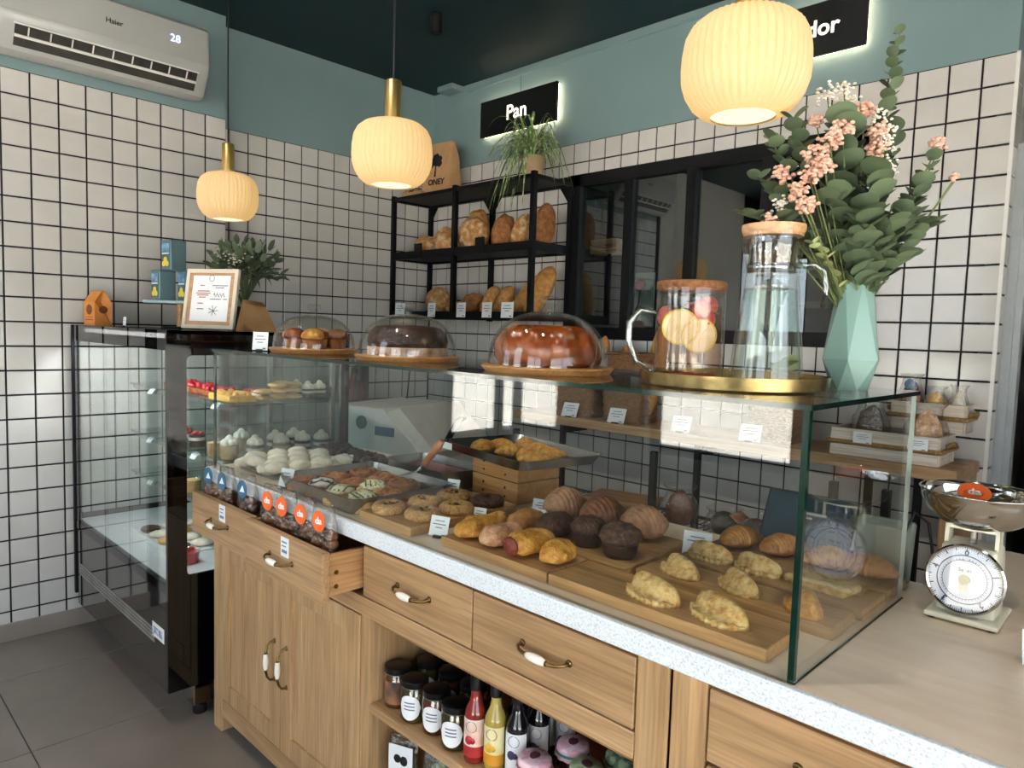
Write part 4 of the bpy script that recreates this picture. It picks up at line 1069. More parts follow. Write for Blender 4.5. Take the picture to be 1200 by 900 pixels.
sheet_tray('deep_tray', 1.83, -1.54, W, .33, .18, .06, -.02, 'deep steel tray with red filling behind the cinnamon rolls')
o = MB().rbox(-.14, .14, -.072, .072, 0, .034, .008).o('savoury_bake', 'sauce', None, True, (1.83, -1.54, W + .0045), -.02); tag(o, 'red topped savoury bake lying in the deep steel tray', 'bake')
for k, z in ((0, W), (1, W + .062)):
    t = thing('wooden_box', 'small bolted wooden box, %s of the two under the raised tray' % ('lower', 'upper')[k], 'box', (2.125, -1.475, z), -.1)
    MB().rbox(-.105, .105, -.08, .08, 0, .06, .003).o('box', 'acacia', t)
    for q in (-.05, .05):
        for zz in (.015, .04): MB().lathe([(0, -.0815), (.004, -.0815), (.004, -.08)], 8, mtx=Matrix.Rotation(0, 4, 'X') @ Matrix(((1, 0, 0, q), (0, 0, 1, 0), (0, -1, 0, zz), (0, 0, 0, 1)))).o('bolt', 'black', t)
ZR = W + .124
rt_ = sheet_tray('raised_tray', 2.165, -1.5, ZR, .42, .29, .028, -.2, 'shallow steel tray of golden croissants raised on wooden boxes')
MB().box(-.2, -.14, -.1475, -.1465, .004, .024).o('sticker', 'card', rt_)

# croissants, rolls, empanadas, cookies ---------------------------------
def croissant_mesh(L, r, bend, seed, ridges=7, rough=.05):
    n = 46; rings = []
    for i in range(n + 1):
        t = i / n * 2 - 1; k = max(.05, 1 - abs(t) ** 1.7 * .92)
        st = (abs(t) * ridges) % 1
        rr = r * k ** .8 * (1 + .13 * (1 - st) - .06) * (1 + rough * noise.noise(Vector((t * 4, seed, 1))))
        ang = t * bend; cxx = L / 2 * math.sin(ang) / max(math.sin(bend), .01) if bend > .05 else L / 2 * t
        cy_ = (math.cos(ang) - 1) * L / 2 / max(math.sin(bend), .01) if bend > .05 else 0
        dx = Vector((math.cos(ang), -math.sin(ang), 0)); sd_ = Vector((math.sin(ang), math.cos(ang), 0))
        ring = []
        for a in range(20):
            q = 2 * PI * a / 20; u, v = math.cos(q), math.sin(q)
            if v < 0: v *= .55
            ring.append(Vector((cxx, cy_, 0)) + sd_ * (rr * u) + Vector((0, 0, rr * .85 * v)))
        rings.append(ring)
    lo = min(p.z for q in rings for p in q)
    for q in rings:
        for p in q: p.z = p.z - lo
    me = MB().loft(rings).mesh('croissant', True)
    return me
cm = [croissant_mesh(.115, .034, .5, s) for s in (1, 2, 3)]
def pastry(name, me, mt, x, y, z, rz, label, cat, group=None, s=1, tilt=None):
    me = me.copy() if me.materials and me.materials[0] != (K[mt] if isinstance(mt, str) else mt) else me
    if me.materials: me.materials.clear()
    o = link(name, me, mt, None, (x, y, z)); o.rotation_euler = (tilt[0] if tilt else 0, tilt[1] if tilt else 0, rz); o.scale = (s, s, s)
    return tag(o, label, cat, group)
# three brown layered croissants standing end-on
bigc = [croissant_mesh(.125, .055, .25, s, ridges=6, rough=.03) for s in (4, 5, 6)]
for k, (x, mt, lb) in enumerate(((2.44, 'crois3', 'matt brown layered croissant next to the raised tray'), (2.556, 'crois2', 'dark shiny layered croissant between two matt ones'), (2.672, 'crois3', 'matt brown layered croissant nearest the board end'))):
    pastry('croissant', bigc[k], mt, x, -1.615, Z1, PI / 2 - .35, lb, 'croissant', s=1.0)
# golden croissants in the raised tray
for k, (x, y, r) in enumerate(((2.09, -1.5, .3), (2.17, -1.54, .9), (2.25, -1.56, 2.2), (2.2, -1.46, .2), (2.28, -1.5, 1.2), (2.12, -1.43, 2.5), (2.07, -1.56, 1.6), (2.3, -1.58, .5))):
    pastry('croissant', cm[k % 3], 'pastry', x, y, ZR + .003, r, 'golden croissant piled in the raised steel tray', 'croissant', 'croissants in the raised tray', s=.85)
# plain croissants on the rear step
for x, y, r, lb in ((2.85, -1.505, 1.25, 'plain croissant standing at the start of the rearmost board'), (2.94, -1.49, 1.05, 'plain croissant in the middle of the rearmost board'), (3.045, -1.5, .6, 'plain croissant behind the flat pastry'), (3.115, -1.49, .1, 'plain croissant at the end of the rearmost board near the glass end')):
    pastry('croissant', cm[int(x * 100) % 3], 'crois', x, y, Z1, r, lb, 'croissant')
def empanada_mesh(L, w, h, seed):
    n, q = 30, 14; rows = []
    for i in range(n + 1):
        t = i / n * 2 - 1; row = []
        half = max(.02, (1 - abs(t) ** 2.4)) ** .55
        for j in range(q + 1):
            v = j / q                                # 0 straight side .. 1 crimped side
            y = (v - .35) * w * half
            dome = math.sin(PI * min(1, v / .82)) ** .75 if v < .82 else .0
            z = h * half ** .6 * dome * (1 + .12 * noise.noise(Vector((t * 3, v * 3, seed)))) + .004
            if v >= .8: z = .005 + .004 * (1 + math.sin(t * 30 + seed)) ; y += .003 * math.sin(t * 30 + seed)
            row.append(Vector((t * L / 2, y, z)))
        rows.append(row)
    mb = MB(); strip(mb, rows)
    flat = [[Vector((p.x, p.y, 0)) for p in r] for r in rows]
    n0 = len(mb.v); strip(mb, [list(reversed(r)) for r in flat])
    N = q + 1
    def idx(i, j, b=0): return i * N + j if not b else n0 + i * N + (q - j)
    for i in range(n):
        for j in (0, q): mb.f.append((idx(i, j), idx(i + 1, j), idx(i + 1, j, 1), idx(i, j, 1)))
    for j in range(q):
        for i in (0, n): mb.f.append((idx(i, j), idx(i, j + 1), idx(i, j + 1, 1), idx(i, j, 1)))
    return mb.mesh('empanada', True)
em = [empanada_mesh(.118, .068, .034, s) for s in (1, 2, 3)]
for k, (x, y, r, lb) in enumerate(((2.895, -1.905, 2.85, 'crimped empanada on the front board, farther from the glass corner'), (3.02, -1.9, 2.75, 'crimped empanada on the front board beside the glass corner'), (2.86, -1.755, 2.6, 'empanada at the start of the second board step'), (2.98, -1.75, 2.5, 'empanada in the middle of the second board step'), (3.105, -1.755, 2.1, 'plump golden empanada at the end of the second step'), (2.85, -1.625, 3.0, 'flattish empanada at the start of the third board step'), (2.955, -1.625, 2.9, 'pale empanada in the middle of the third board step'))):
    pastry('empanada', em[k % 3], 'pastryp' if k != 4 else 'pastry', x, y, Z1, r, lb, 'pastry', s=1.0 if k < 2 else .88)
o = MB().rbox(-.06, .06, -.035, .035, 0, .016, .007, seg=3).o('flat_pastry', 'pastryp', None, True, (3.075, -1.622, Z1), -.15); tag(o, 'flat rectangular puff pastry at the end of the third board step', 'pastry')
def roll(x, y, z, L, r, mt, fill, label, seed, rz=PI / 2):
    t = thing('filled_roll', label, 'pastry', (x, y, z), rz)
    n = 24; rings = []
    for i in range(n + 1):
        u = i / n * 2 - 1; k = max(.1, 1 - abs(u) ** 4 * .75)
        rr = r * k * (1 + .16 * noise.noise(Vector((u * 2.5, seed, 0)))); ring = []
        for a in range(18):
            q = 2 * PI * a / 18; w_ = 1 + .14 * noise.noise(Vector((math.cos(q) * 1.5, math.sin(q) * 1.5 + seed, u * 2)))
            ridge = 1 + .14 * max(0, math.sin(q + u * 2.6 + seed)) ** 10 + .08 * max(0, math.sin(q * 2 - u * 4 + seed)) ** 12
            ring.append(Vector((u * L / 2, rr * 1.05 * w_ * ridge * math.cos(q), rr * .9 * w_ * ridge * (math.sin(q) if math.sin(q) > 0 else math.sin(q) * .55))))
        rings.append(ring)
    lo = min(p.z for q in rings for p in q)
    for q in rings:
        for p in q: p.z -= lo
    MB().loft(rings).o('crust', mt, t, True)
    if fill:
        MB().blob(.006, r * .62, r * .6, seed, .2, 3, 2, c=(-L / 2 + .003, 0, r * .2), flat=1).o('filling', fill, t, True)
    return t
roll(2.418, -1.9, Z1, .118, .031, 'pastry', None, 'golden rolled pastry on the front board, nearest the ring cookies', 1)
roll(2.5, -1.9, Z1, .12, .03, 'pastrypk', None, 'pinkish pale rolled pastry on the front board', 2)
roll(2.583, -1.898, Z1, .125, .034, 'pastry', 'sauce', 'golden roll with a torn open browned top on the front board', 3)
roll(2.658, -1.9, Z1, .1, .03, 'pastry', None, 'curved golden roll beside the dark muffins', 4, rz=PI / 2 + .35)
roll(2.36, -1.79, W, .1, .03, 'pastry', None, 'browned golden roll behind the price card on the worktop', 5)
roll(2.445, -1.765, Z1, .11, .03, 'crois', None, 'brown rolled pastry behind the pinkish one', 6)
roll(2.53, -1.762, Z1, .11, .036, 'chocm', None, 'dark brown cracked roll behind the torn open roll', 7)
def muffin(x, y, z, label, seed, r=.042):
    t = thing('chocolate_muffin', label, 'muffin', (x, y, z))
    MB().lathe([(0, 0), (r * .72, 0), (r * .9, r * .7), (0, r * .72)], 28, rib=lambda a, z_: 1 + .02 * math.cos(a * 24)).o('base', 'choc', t, 40)
    MB().blob(r, r, r * .75, seed, .18, 3, 3, c=(0, 0, r * .5), flat=.5).o('top', 'chocm', t, True)
muffin(2.623, -1.757, Z1, 'dark chocolate muffin nearer the cracked roll', 1, .04)
muffin(2.715, -1.765, Z1, 'dark chocolate muffin at the end of the muffin board', 2, .044)
def ring_cookie(x, y, z, label, mt, seed, s=1):
    t = thing('ring_cookie', label, 'cookie', (x, y, z), seed, group='ring cookies on the board')
    v = MB(); n, q = 30, 12; rings = []
    for i in range(n):
        a = 2 * PI * i / n; ring = []
        for j in range(q):
            b_ = 2 * PI * j / q; rr = .017 * (1 + .12 * noise.noise(Vector((math.cos(a) * 3, math.sin(a) * 3, b_ + seed))))
            ring.append(Vector(((.028 + rr * math.cos(b_)) * math.cos(a) * s, (.028 + rr * math.cos(b_)) * math.sin(a) * s, .0155 + rr * .95 * math.sin(b_) if math.sin(b_) > -.5 else .0075)))
        rings.append(ring)
    rings.append(rings[0]); lo = min(p.z for r in rings for p in r)
    v.loft([[p - Vector((0, 0, lo)) for p in r] for r in rings], cap=False).o('dough', mt, t, True)
    mb = MB()
    for k in range(16):
        a, u = rn.uniform(0, 6.28), rn.uniform(0, .022); mb.blob(.004, .003, .003, k, .2, 3, 1, c=(u * math.cos(a), u * math.sin(a), .01 + rn.uniform(0, .014)))
    mb.o('seeds', 'chocm', t)
for k, (x, y, lb) in enumerate(((2.125, -1.925, 'ring cookie at the front corner of its board beside the big tray'), (2.225, -1.9, 'ring cookie stacked low behind the first price card'), (2.14, -1.825, 'ring cookie in the second row near the big tray'), (2.235, -1.8, 'pale dusted ring cookie in the second row'), (2.13, -1.72, 'ring cookie at the back of the board near the big tray'), (2.228, -1.685, 'dark chocolate ring cookie at the back of the board'))):
    ring_cookie(x, y, Z1, lb, 'cookie' if k != 5 else 'chocm', k, 1.02)
# meringues
mm = [MB().blob(.037, .0175, .021, s, .08, 2, 3, flat=.8).mesh('meringue', True) for s in range(3)]
for r in range(7):
    for q in range(4):
        o = link('meringue', mm[(r + q) % 3], 'meringue', None, (1.31 + q * .073 + rn.uniform(-.005, .005), -1.922 + r * .0385, W + .003 + (.016 if (r + q) % 2 else 0)))
        o.rotation_euler = (rn.uniform(-.2, .2), rn.uniform(-.2, .2), 1.2 + rn.uniform(-.3, .3)); tag(o, 'white dusted meringue finger in the pile on the clear tray', 'meringue', 'meringues on the clear tray')
# chocolate pile
chm = [MB().blob(.026, .02, .02, s + 20, .3, 2.4, 3).mesh('chocolate_cluster', True) for s in range(3)]
for k in range(44):
    lay = 0 if k < 28 else 1
    x = 1.29 + (k % 7) * .05 + rn.uniform(-.01, .01); y = -1.63 + (k // 7 % 4) * .042 + rn.uniform(-.008, .008)
    o = link('chocolate_cluster', chm[k % 3], 'choc', None, (x, y, W + lay * .026)); o.rotation_euler.z = k
    tag(o, 'dark chocolate cluster heaped at the back of the glass case', 'chocolate', 'chocolate clusters heaped in the case')
# cinnamon rolls in the baking tray
def swirl(x, y, z, r, mt, top, label, seed, group=None):
    t = thing('cinnamon_roll', label, 'roll', (x, y, z), seed, group=group)
    pts = []; 
    for i in range(60):
        a = i / 59 * 2 * PI * 2.6; q = r * (.12 + .78 * i / 59); pts.append((q * math.cos(a), q * math.sin(a), .024 + .004 * math.cos(i * .7)))
    MB().lathe([(0, 0), (r, 0), (r * 1.05, .012), (r, .026), (0, .024)], 30).o('base', mt, t, 50)
    MB().tube(pts, r * .17, 8).o('swirl', mt, t, True)
    if top:
        mb = MB().blob(r * .8, r * .8, .016, seed, .2, 3, 3, c=(0, 0, .026), flat=.4); mb.o('icing', top, t, True)
        mb = MB()
        for k in range(5):
            yy = -r * .6 + k * r * .3; mb.tube([(-r * .7, yy, .04), (0, yy + .006, .047), (r * .7, yy - .004, .04)], .0022, 5)
        mb.o('drizzle', mat('drizzle', '#5b5a25' if top == 'pist' else '#2b1710', rough=.4), t, True)
spots = [(1.70, -1.925, 'crs'), (1.80, -1.925, 'choc'), (1.905, -1.93, 'pist'), (2.005, -1.925, 'pist'), (1.70, -1.82, 'cin'), (1.805, -1.82, 'cin'), (1.905, -1.825, 'pist'), (2.0, -1.82, 'cin'), (1.70, -1.715, 'cin'), (1.80, -1.715, 'cin'), (1.9, -1.715, 'cin')]
for k, (x, y, kd) in enumerate(spots):
    if kd == 'pist': swirl(x, y, W + .003, .046, 'pastryp', 'pist', 'cinnamon roll with pale icing and green pistachio drizzle', k, 'pistachio iced rolls')
    elif kd == 'choc': swirl(x, y, W + .003, .046, 'cinn', 'cream', 'cinnamon roll with white icing and chocolate drizzle', k)
    else: swirl(x, y, W + .003, .047, 'cinn', None, 'plain brown cinnamon roll in the steel tray', k, 'plain cinnamon rolls')
sp_ = thing('spatula', 'steel spatula with a wooden handle lying across the baking tray', 'spatula', (1.935, -1.70, W + .047))
MB().add([(-.05, -.03, 0), (-.045, .02, 0), (.02, .012, .025), (.02, -.012, .025), (-.05, -.03, .0015), (-.045, .02, .0015), (.02, .012, .0265), (.02, -.012, .0265)], [(0, 1, 2, 3), (4, 7, 6, 5), (0, 4, 5, 1), (1, 5, 6, 2), (2, 6, 7, 3), (3, 7, 4, 0)]).o('blade', 'steel', sp_)
MB().tube([(.015, 0, .025), (.03, 0, .035), (.045, 0, .05)], .004, 8).o('neck', 'steel', sp_)
MB().tube([(.04, 0, .045), (.05, 0, .055), (.1, 0, .105), (.118, 0, .123)], [.008, .0105, .0115, .009], 12).o('handle', wood('spatula_handle', '#8e5330', '#a2633c', '#b0734a', 0), sp_, True)
# price cards in the case
for (x, y, z, w_, h_, lb) in ((1.655, -1.965, W, .05, .06, 'white price card in front of the meringues'), (1.5, -1.66, W, .045, .05, 'white price card in front of the chocolate clusters'), (2.318, -1.93, W, .05, .05, 'white price card between the ring cookies and golden rolls'), (2.41, -1.70, W, .05, .05, 'white price card behind the browned golden roll'), (2.345, -1.6, W, .06, .045, 'white price card beside the matt layered croissant'), (2.79, -1.585, W, .062, .055, 'white price card between the layered and plain croissants'), (2.045, -1.655, W, .04, .055, 'white price card beside the wooden boxes'), (2.29, -1.775, W, .035, .04, 'narrow white price card among the ring cookies')):
    card(x, y, z, w_, h_, lb, lean=.3, rz=.3)

# ------------------------------------------------------------------ jars and bottles in the niche
ZN = .445
M_lidb = mat('black_lid', '#101012', '#161618', rough=.35, metal=.3)
def jar(x, y, label, fill, labcol='card', r=.033, h=.1, rz=0, group=None, lab='oval'):
    t = thing('preserve_jar', label, 'jar', (x, y, ZN), rz, group=group)
    MB().lathe([(0, .001), (r * .9, .001), (r, .006), (r, h * .76), (r * .86, h * .83), (r * .86, h * .84), (0, h * .84)], 28).o('contents', fill, t, 40)
    MB().lathe([(0, 0), (r * .92, 0), (r * 1.03, .006), (r * 1.03, h * .77), (r * .9, h * .85), (r * .9, h * .88)], 28, cap=False).o('glass', 'plastic', t, True)
    MB().lathe([(r * .98, h * .84), (r * 1.0, h * .85), (r * 1.0, h * .99), (r * .95, h), (0, h)], 28).o('lid', M_lidb, t, 40)
    MB().lathe([(r * 1.012, h * .835), (r * 1.012, h * .86)], 28, cap=False).o('lid_band', 'steel', t, True)
    rows = []
    for i in range(11):
        u = i / 10 * 2 - 1; a = -PI / 2 + u * .85; hh = (h * .3 * math.sqrt(max(0, 1 - u * u)) if lab == 'oval' else h * .28)
        rows.append([Vector((r * 1.045 * math.cos(a), r * 1.045 * math.sin(a), h * .4 - hh)), Vector((r * 1.045 * math.cos(a), r * 1.045 * math.sin(a), h * .4 + hh))])
    mb = MB(); strip(mb, rows); mb.o('label', labcol, t, True)
    if lab == 'oval':
        mb = MB()
        for k, q in enumerate((.52, .44, .36)):
            rows = [[Vector((r * 1.055 * math.cos(-PI / 2 + u), r * 1.055 * math.sin(-PI / 2 + u), h * q - .0015)), Vector((r * 1.055 * math.cos(-PI / 2 + u), r * 1.055 * math.sin(-PI / 2 + u), h * q + .0015))] for u in (-.4, -.2, 0, .2, .4)]
            strip(mb, rows)
        mb.o('label_print', 'ink', t)
amber = mat('amber_honey', '#5a2f10', '#6d3a14', rough=.15, coat=.5); green = mat('olive_chutney', '#4a3d14', '#3c3312', rough=.2, coat=.4); red = mat('red_chutney', '#54160c', '#6a2212', rough=.2, coat=.4)
jar(2.172, -1.925, 'amber jar with a dark and copper label beside the niche divider', amber, mat('copper_label', '#3b3230', '#9a6a4c', rough=.4, scale=24), rz=.5, lab='band')
jar(2.254, -1.935, 'brown chutney jar with white oval label, first of the front row', green, rz=.5)
jar(2.328, -1.928, 'red chutney jar with white oval label in the front row', red, rz=.5)
jar(2.405, -1.935, 'olive chutney jar with white oval label beside the bottles', green, rz=.5)
for k, (x, y) in enumerate(((2.2, -1.845), (2.285, -1.845), (2.365, -1.845), (2.19, -1.76), (2.3, -1.76))):
    jar(x, y, ('dark olive jar in the second row behind the amber jar', 'dark red jar in the second row behind the chutney jars', 'amber jar in the second row behind the olive jar', 'dark olive jar in the niche back row beside the divider', 'dark red jar in the niche back row')[k], (green, red, amber)[k % 3], rz=.5)
def bottle(x, y, label, liquid, labcol, band, fruit, r=.024, h=.2, z=ZN, group=None):
    t = thing('syrup_bottle', label, 'bottle', (x, y, z), .45, group=group)
    prof = [(0, .001), (r * .92, .001), (r, .006), (r, h * .52), (r * .93, h * .58), (r * .55, h * .68), (r * .45, h * .76), (r * .44, h * .84), (0, h * .84)]
    MB().lathe(prof, 26).o('bottle', liquid, t, 40)
    MB().lathe([(0, h * .8), (r * .55, h * .8), (r * .56, h * .98), (r * .52, h), (0, h)], 22).o('cap', M_lidb, t, 40)
    def wrap(name, z0, z1, mt, k=1.02, w_=1.25):
        rows = [[Vector((r * k * math.cos(-PI / 2 + u * w_), r * k * math.sin(-PI / 2 + u * w_), z0)), Vector((r * k * math.cos(-PI / 2 + u * w_), r * k * math.sin(-PI / 2 + u * w_), z1))] for u in [i / 6 - 1 for i in range(13)]]
        mb = MB(); strip(mb, rows); return mb.o(name, mt, t, True)
    wrap('label', h * .08, h * .5, labcol)
    if band: wrap('label_band', h * .08, h * .2, band, 1.03)
    for dz, s in ((0, 1), (.35, .7)):
        mb = MB().blob(r * .38 * s, .002, r * .42 * s, 1, .1, 2, 2, c=((-.2 + dz) * r, -r * 1.03, h * (.22 + .03 * dz)), flat=1); mb.o('fruit_print', fruit, t, True)
    MB().tube([(r * .5 * math.cos(q), -r * 1.0, h * .42 + r * .5 * math.sin(q)) for q in [k * PI / 8 for k in range(17)]], .0007, 4).o('crest_print', 'ink', t)
rose = mat('rose_syrup', '#7a1f1c', '#8f2c26', rough=.08, coat=.6); lem = mat('lemon_syrup', '#b7a24f', '#a8923f', rough=.08, coat=.6); drk = mat('dark_syrup', '#0d0a10', '#120e16', rough=.06, coat=.6)
bottle(2.475, -1.94, 'slim bottle of red strawberry syrup with pink label', rose, mat('label_pink', '#e3b8a8', '#efe2d8', rough=.5, scale=25), mat('band_red', '#b02a2e', rough=.5), 'berry')
bottle(2.526, -1.928, 'slim bottle of yellow syrup with orange fruit label', lem, mat('label_yellow', '#e6d389', '#f0e6b8', rough=.5, scale=25), mat('band_orange', '#d9962a', rough=.5), 'mango')
plum = mat('plum_print', '#3a3560', rough=.5)
bottle(2.576, -1.912, 'slim black bottle with white plum label standing foremost of the dark ones', drk, 'card', None, plum)
M_lg = mat('label_grey', '#b7b2b0', rough=.5)
for x, y, lb in ((2.587, -1.855, 'slim black bottle with plum label right behind the foremost dark bottle'), (2.61, -1.79, 'slim black bottle with plum label farthest back in the niche'), (2.53, -1.862, 'slim black bottle with plum label behind the yellow syrup')): bottle(x, y, lb, drk, M_lg, None, plum)
bottle(2.555, -1.79, 'slim bottle of red syrup at the back of the niche', rose, 'card', None, 'berry')
def clothjar(x, y, label, c1, c2, rib_c, z=ZN, r=.034, h=.075):
    t = thing('cloth_top_jar', label, 'jar', (x, y, z), x * 9)
    MB().lathe([(0, 0), (r * .95, 0), (r, .006), (r, h * .8), (r * .85, h * .88), (0, h * .88)], 26).o('jar', mat('jam_' + c1[1:], '#3d1a22', '#2a1218', rough=.1, coat=.5), t, 40)
    MB().lathe([(r * 1.12, h * .7), (r * 1.05, h * .82), (r * 1.02, h * .95), (r * .9, h * 1.03), (0, h * 1.05)], 40, rib=lambda a, zz: 1 + (.05 if zz < h * .8 else .008) * math.cos(a * 11), cap=False).o('cloth_cover', mat('cloth_' + c1[1:], c1, c2, rough=.85, scale=60, lo=.45, hi=.55), t, True)
    MB().lathe([(r * 1.09, h * .8), (r * 1.1, h * .84), (r * 1.09, h * .88)], 26, cap=False).o('ribbon', mat('ribbon_' + c1[1:], rib_c, rough=.6), t, True)
    MB().blob(r * .4, r * .3, .002, 3, .3, 3, 2, c=(0, 0, h * 1.045), flat=1).o('cloth_motif', mat('motif_' + c1[1:], '#5a2a38', rough=.7), t)
clothjar(2.642, -1.928, 'jam jar with pink cloth cover nearest the bottles', '#d9a3b5', '#e8c6cf', '#8a4a5e')
clothjar(2.664, -1.832, 'jam jar with pink cloth cover and teal ribbon behind', '#dba9b9', '#e6c9d2', '#3f7f78')
clothjar(2.732, -1.872, 'jam jar with sage green cloth cover', '#9aa77c', '#b9c49c', '#4d5a3a')
clothjar(2.758, -1.786, 'jam jar with dark green checked cloth cover', '#4f6248', '#8a9a78', '#3a4a34')
clothjar(2.826, -1.83, 'jam jar with grey green cloth cover beside the oak post', '#6f7a68', '#a3ac98', '#4a5548')
for k, (x, y, lb) in enumerate(((2.2, -1.92, 'clear snack bag with white dog label on the niche floor'), (2.31, -1.9, 'clear snack bag of green leaves on the niche floor'), (2.42, -1.9, 'clear snack bag beside the leaf bag on the niche floor'))):
    t = thing('snack_bag', lb, 'bag', (x, y, .134), .4)
    rings = []
    for i in range(9):
        u = i / 8; rings.append([Vector((p[0] * (.045 - .006 * u), p[1] * (.025 * (1 - .85 * u ** 2)) + .002 * math.sin(u * 9 + p[0] * 4), u * .235)) for p in rrect(-1, 1, -1, 1, .4, 3)])
    MB().loft(rings).o('bag', 'film', t, True)
    MB().blob(.036, .018, .1, k, .2, 3, 3, c=(0, 0, .003), flat=1).o('contents', ('leafd', 'leaf', 'chocm')[k], t, True)
    if k == 0:
        MB().rbox(-.034, .034, -.0225, -.0205, .13, .22, .001, seg=1).o('label', 'card', t)
        MB().blob(.011, .002, .011, 1, .1, 2, 2, c=(-.008, -.0235, .175), flat=1).blob(.011, .002, .013, 2, .1, 2, 2, c=(.01, -.0235, .17), flat=1).o('label_mark', 'black', t)

# ------------------------------------------------------------------ bagged sweets in the open drawers
def sweetbag(x, y, z, sticker, fill, label, seed, rz=0, lean=.02, w=.037, h=.2):
    t = thing('cookie_bag', label, 'bag', (x, y, z), rz, tilt=(lean, 0))
    rings = []
    for i in range(11):
        u = i / 10; k = 1 if u < .55 else 1 - (u - .55) * .2; dd = .018 * (1 - .85 * max(0, u - .6) / .4)
        rings.append([Vector((p[0] * w * k / 1 + .003 * noise.noise(Vector((p[0] * 2, u * 4, seed))), p[1] * dd + .004 * noise.noise(Vector((p[0] * 2, u * 5, seed + 3))), u * h)) for p in rrect(-1, 1, -1, 1, .4, 3)])
    MB().loft(rings).o('wrapper', 'film', t, True)
    mb = MB(); q = random.Random(seed)
    for k in range(16): mb.blob(.02, .014, .019, seed * 7 + k, .35, 2.5, 2, c=(q.uniform(-.024, .024), q.uniform(-.004, .004), .003 + (k // 3) * .021))
    mb.o('contents', fill, t, True)
    s = MB().prism([(.021 * math.cos(a), .158 + .027 * math.sin(a)) for a in [k * PI / 12 for k in range(24)]], -.0205, -.0188, 'y').o('sticker', sticker, t)
    if sticker == 'osticker': lettering('sticker_mark', 'da', .024, 'card', s, (0, -.0208, .159), bold=.0006)
    else: MB().prism([(-.011, .15), (.011, .15), (.002, .17)], -.0212, -.0205, 'y').o('sticker_mark', 'card', s)
ZD = .717 + .0265
crunch = mat('brown_crunch', '#8a5329', '#5f3517', rough=.6, scale=40, bump=.4, bscale=80)
crd = mat('cocoa_crunch', '#6a3a22', '#46230f', rough=.6, scale=40, bump=.4, bscale=80)
for k, (x, lb) in enumerate(((1.335, 'first bag with blue round sticker in the open drawer beside the fridge'), (1.435, 'middle bag with blue round sticker in the open drawer'), (1.575, 'bag of brown crunch with blue round sticker near the drawer end'))):
    sweetbag(x, -2.034, ZD, 'bsticker', (crunch, crunch, crd)[k], lb, k + 1, .2)
for k, (x, lb) in enumerate(((1.745, 'first bag with orange sticker in the wider open drawer'), (1.825, 'second bag with orange sticker, upright in the drawer'), (1.925, 'third bag with orange sticker in the drawer'), (2.015, 'last bag with orange sticker at the drawer end'))):
    sweetbag(x, -2.042, ZD, 'osticker', crunch, lb, k + 11, .25)
o = MB().blob(.05, .03, .05, 7, .25, 3, 3).o('crunch_cluster', crunch, None, True, (2.03, -1.965, ZD)); tag(o, 'loose brown crunch cluster at the end of the open drawer', 'sweet')
o = MB().blob(.045, .035, .06, 8, .25, 3, 3).o('crunch_cluster', crd, None, True, (1.635, -1.985, ZD)); tag(o, 'brown crunch cluster between the blue and orange stickered bags', 'sweet')
for (x, y, lb) in ((1.5, -2.089 - .0125 + .0135, 'printed tag stuck above the handle of the drawer with blue bags'), (1.915, -2.106 + .0025, 'printed tag stuck above the handle of the drawer with orange bags')):
    t = thing('drawer_tag', lb, 'tag', (x, -2.0875 + (.0 if x < 1.6 else -.017), .792), 0)
    MB().box(-.02, .02, -.0012, 0, 0, .05).o('card', 'card', t)
    MB().box(-.014, .012, -.0016, -.0012, .036, .04).box(-.014, .008, -.0016, -.0012, .026, .029).box(-.014, .013, -.0016, -.0012, .01, .018).o('print', mat('tag_blue', '#5f86a8', rough=.6), t)
    bpy.data.objects[t.name].location.y = (YC - .001 - (.095 if x < 1.6 else .112))

# ------------------------------------------------------------------ cake domes on the glass top
def dome(x, y, r, h, br, label, blabel, board_h=.012):
    b_ = thing('cake_board', blabel, 'board', (x, y, T))
    MB().lathe([(0, 0), (br * .93, 0), (br * .95, .002), (br, board_h), (br * .985, board_h + .002), (0, board_h + .002)], 64).o('board', 'acacia', b_, 40)
    t = thing('cake_dome', label, 'glass dome', (x, y, T + board_h + .002))
    prof = [(r, .0), (r, .004)]
    for k in range(14):
        a = k / 13 * PI / 2; prof.append((max(.012, r * math.cos(a) ** .8), .006 + (h - .006) * math.sin(a) ** .95))
    MB().lathe(prof, 64, cap=False).o('dome', 'domeglass', t, True)
    MB().lathe([(p[0] - .003, p[1] - (.0 if p[1] < .01 else .003)) for p in prof], 64, cap=False).o('dome_inside', 'domeglass', t, True)
    MB().lathe([(.011, h - .002), (.008, h + .006), (.013, h + .012), (.02, h + .018), (.021, h + .026), (.016, h + .033), (0, h + .035)], 24, cap=False).o('knob', 'domeglass', t, True)
    return T + board_h + .002
zd = dome(1.53, -1.80, .127, .105, .138, 'glass cake dome covering small brioche buns', 'round wooden board under the bun dome')
for k, (dx, dy, mt) in enumerate(((-.075, -.03, 'pastry'), (-.035, .045, 'pastry'), (-.01, -.06, 'cake'), (.03, .0, 'cake'), (.07, -.045, 'pastry'), (.055, .05, 'crois2'))):
    t = thing('brioche_bun', {'pastry': 'golden brioche bun under the first glass dome', 'cake': 'red brown glazed brioche bun under the first glass dome', 'crois2': 'dull brown bun at the back under the first glass dome'}[mt], 'bun', (1.53 + dx, -1.8 + dy, zd), k, group='brioche buns under the dome ' + mt)
    MB().lathe([(0, 0), (.024, 0), (.032, .028), (0, .03)], 24, rib=lambda a, z_: 1 + .03 * math.cos(a * 14)).o('case', mat('bun_case_' + mt, '#8c5a30', '#a56d3c', rough=.7), t, 40)
    MB().blob(.035, .035, .026, k, .06, 2, 3, c=(0, 0, .024), flat=.5).o('crown', mt, t, True)
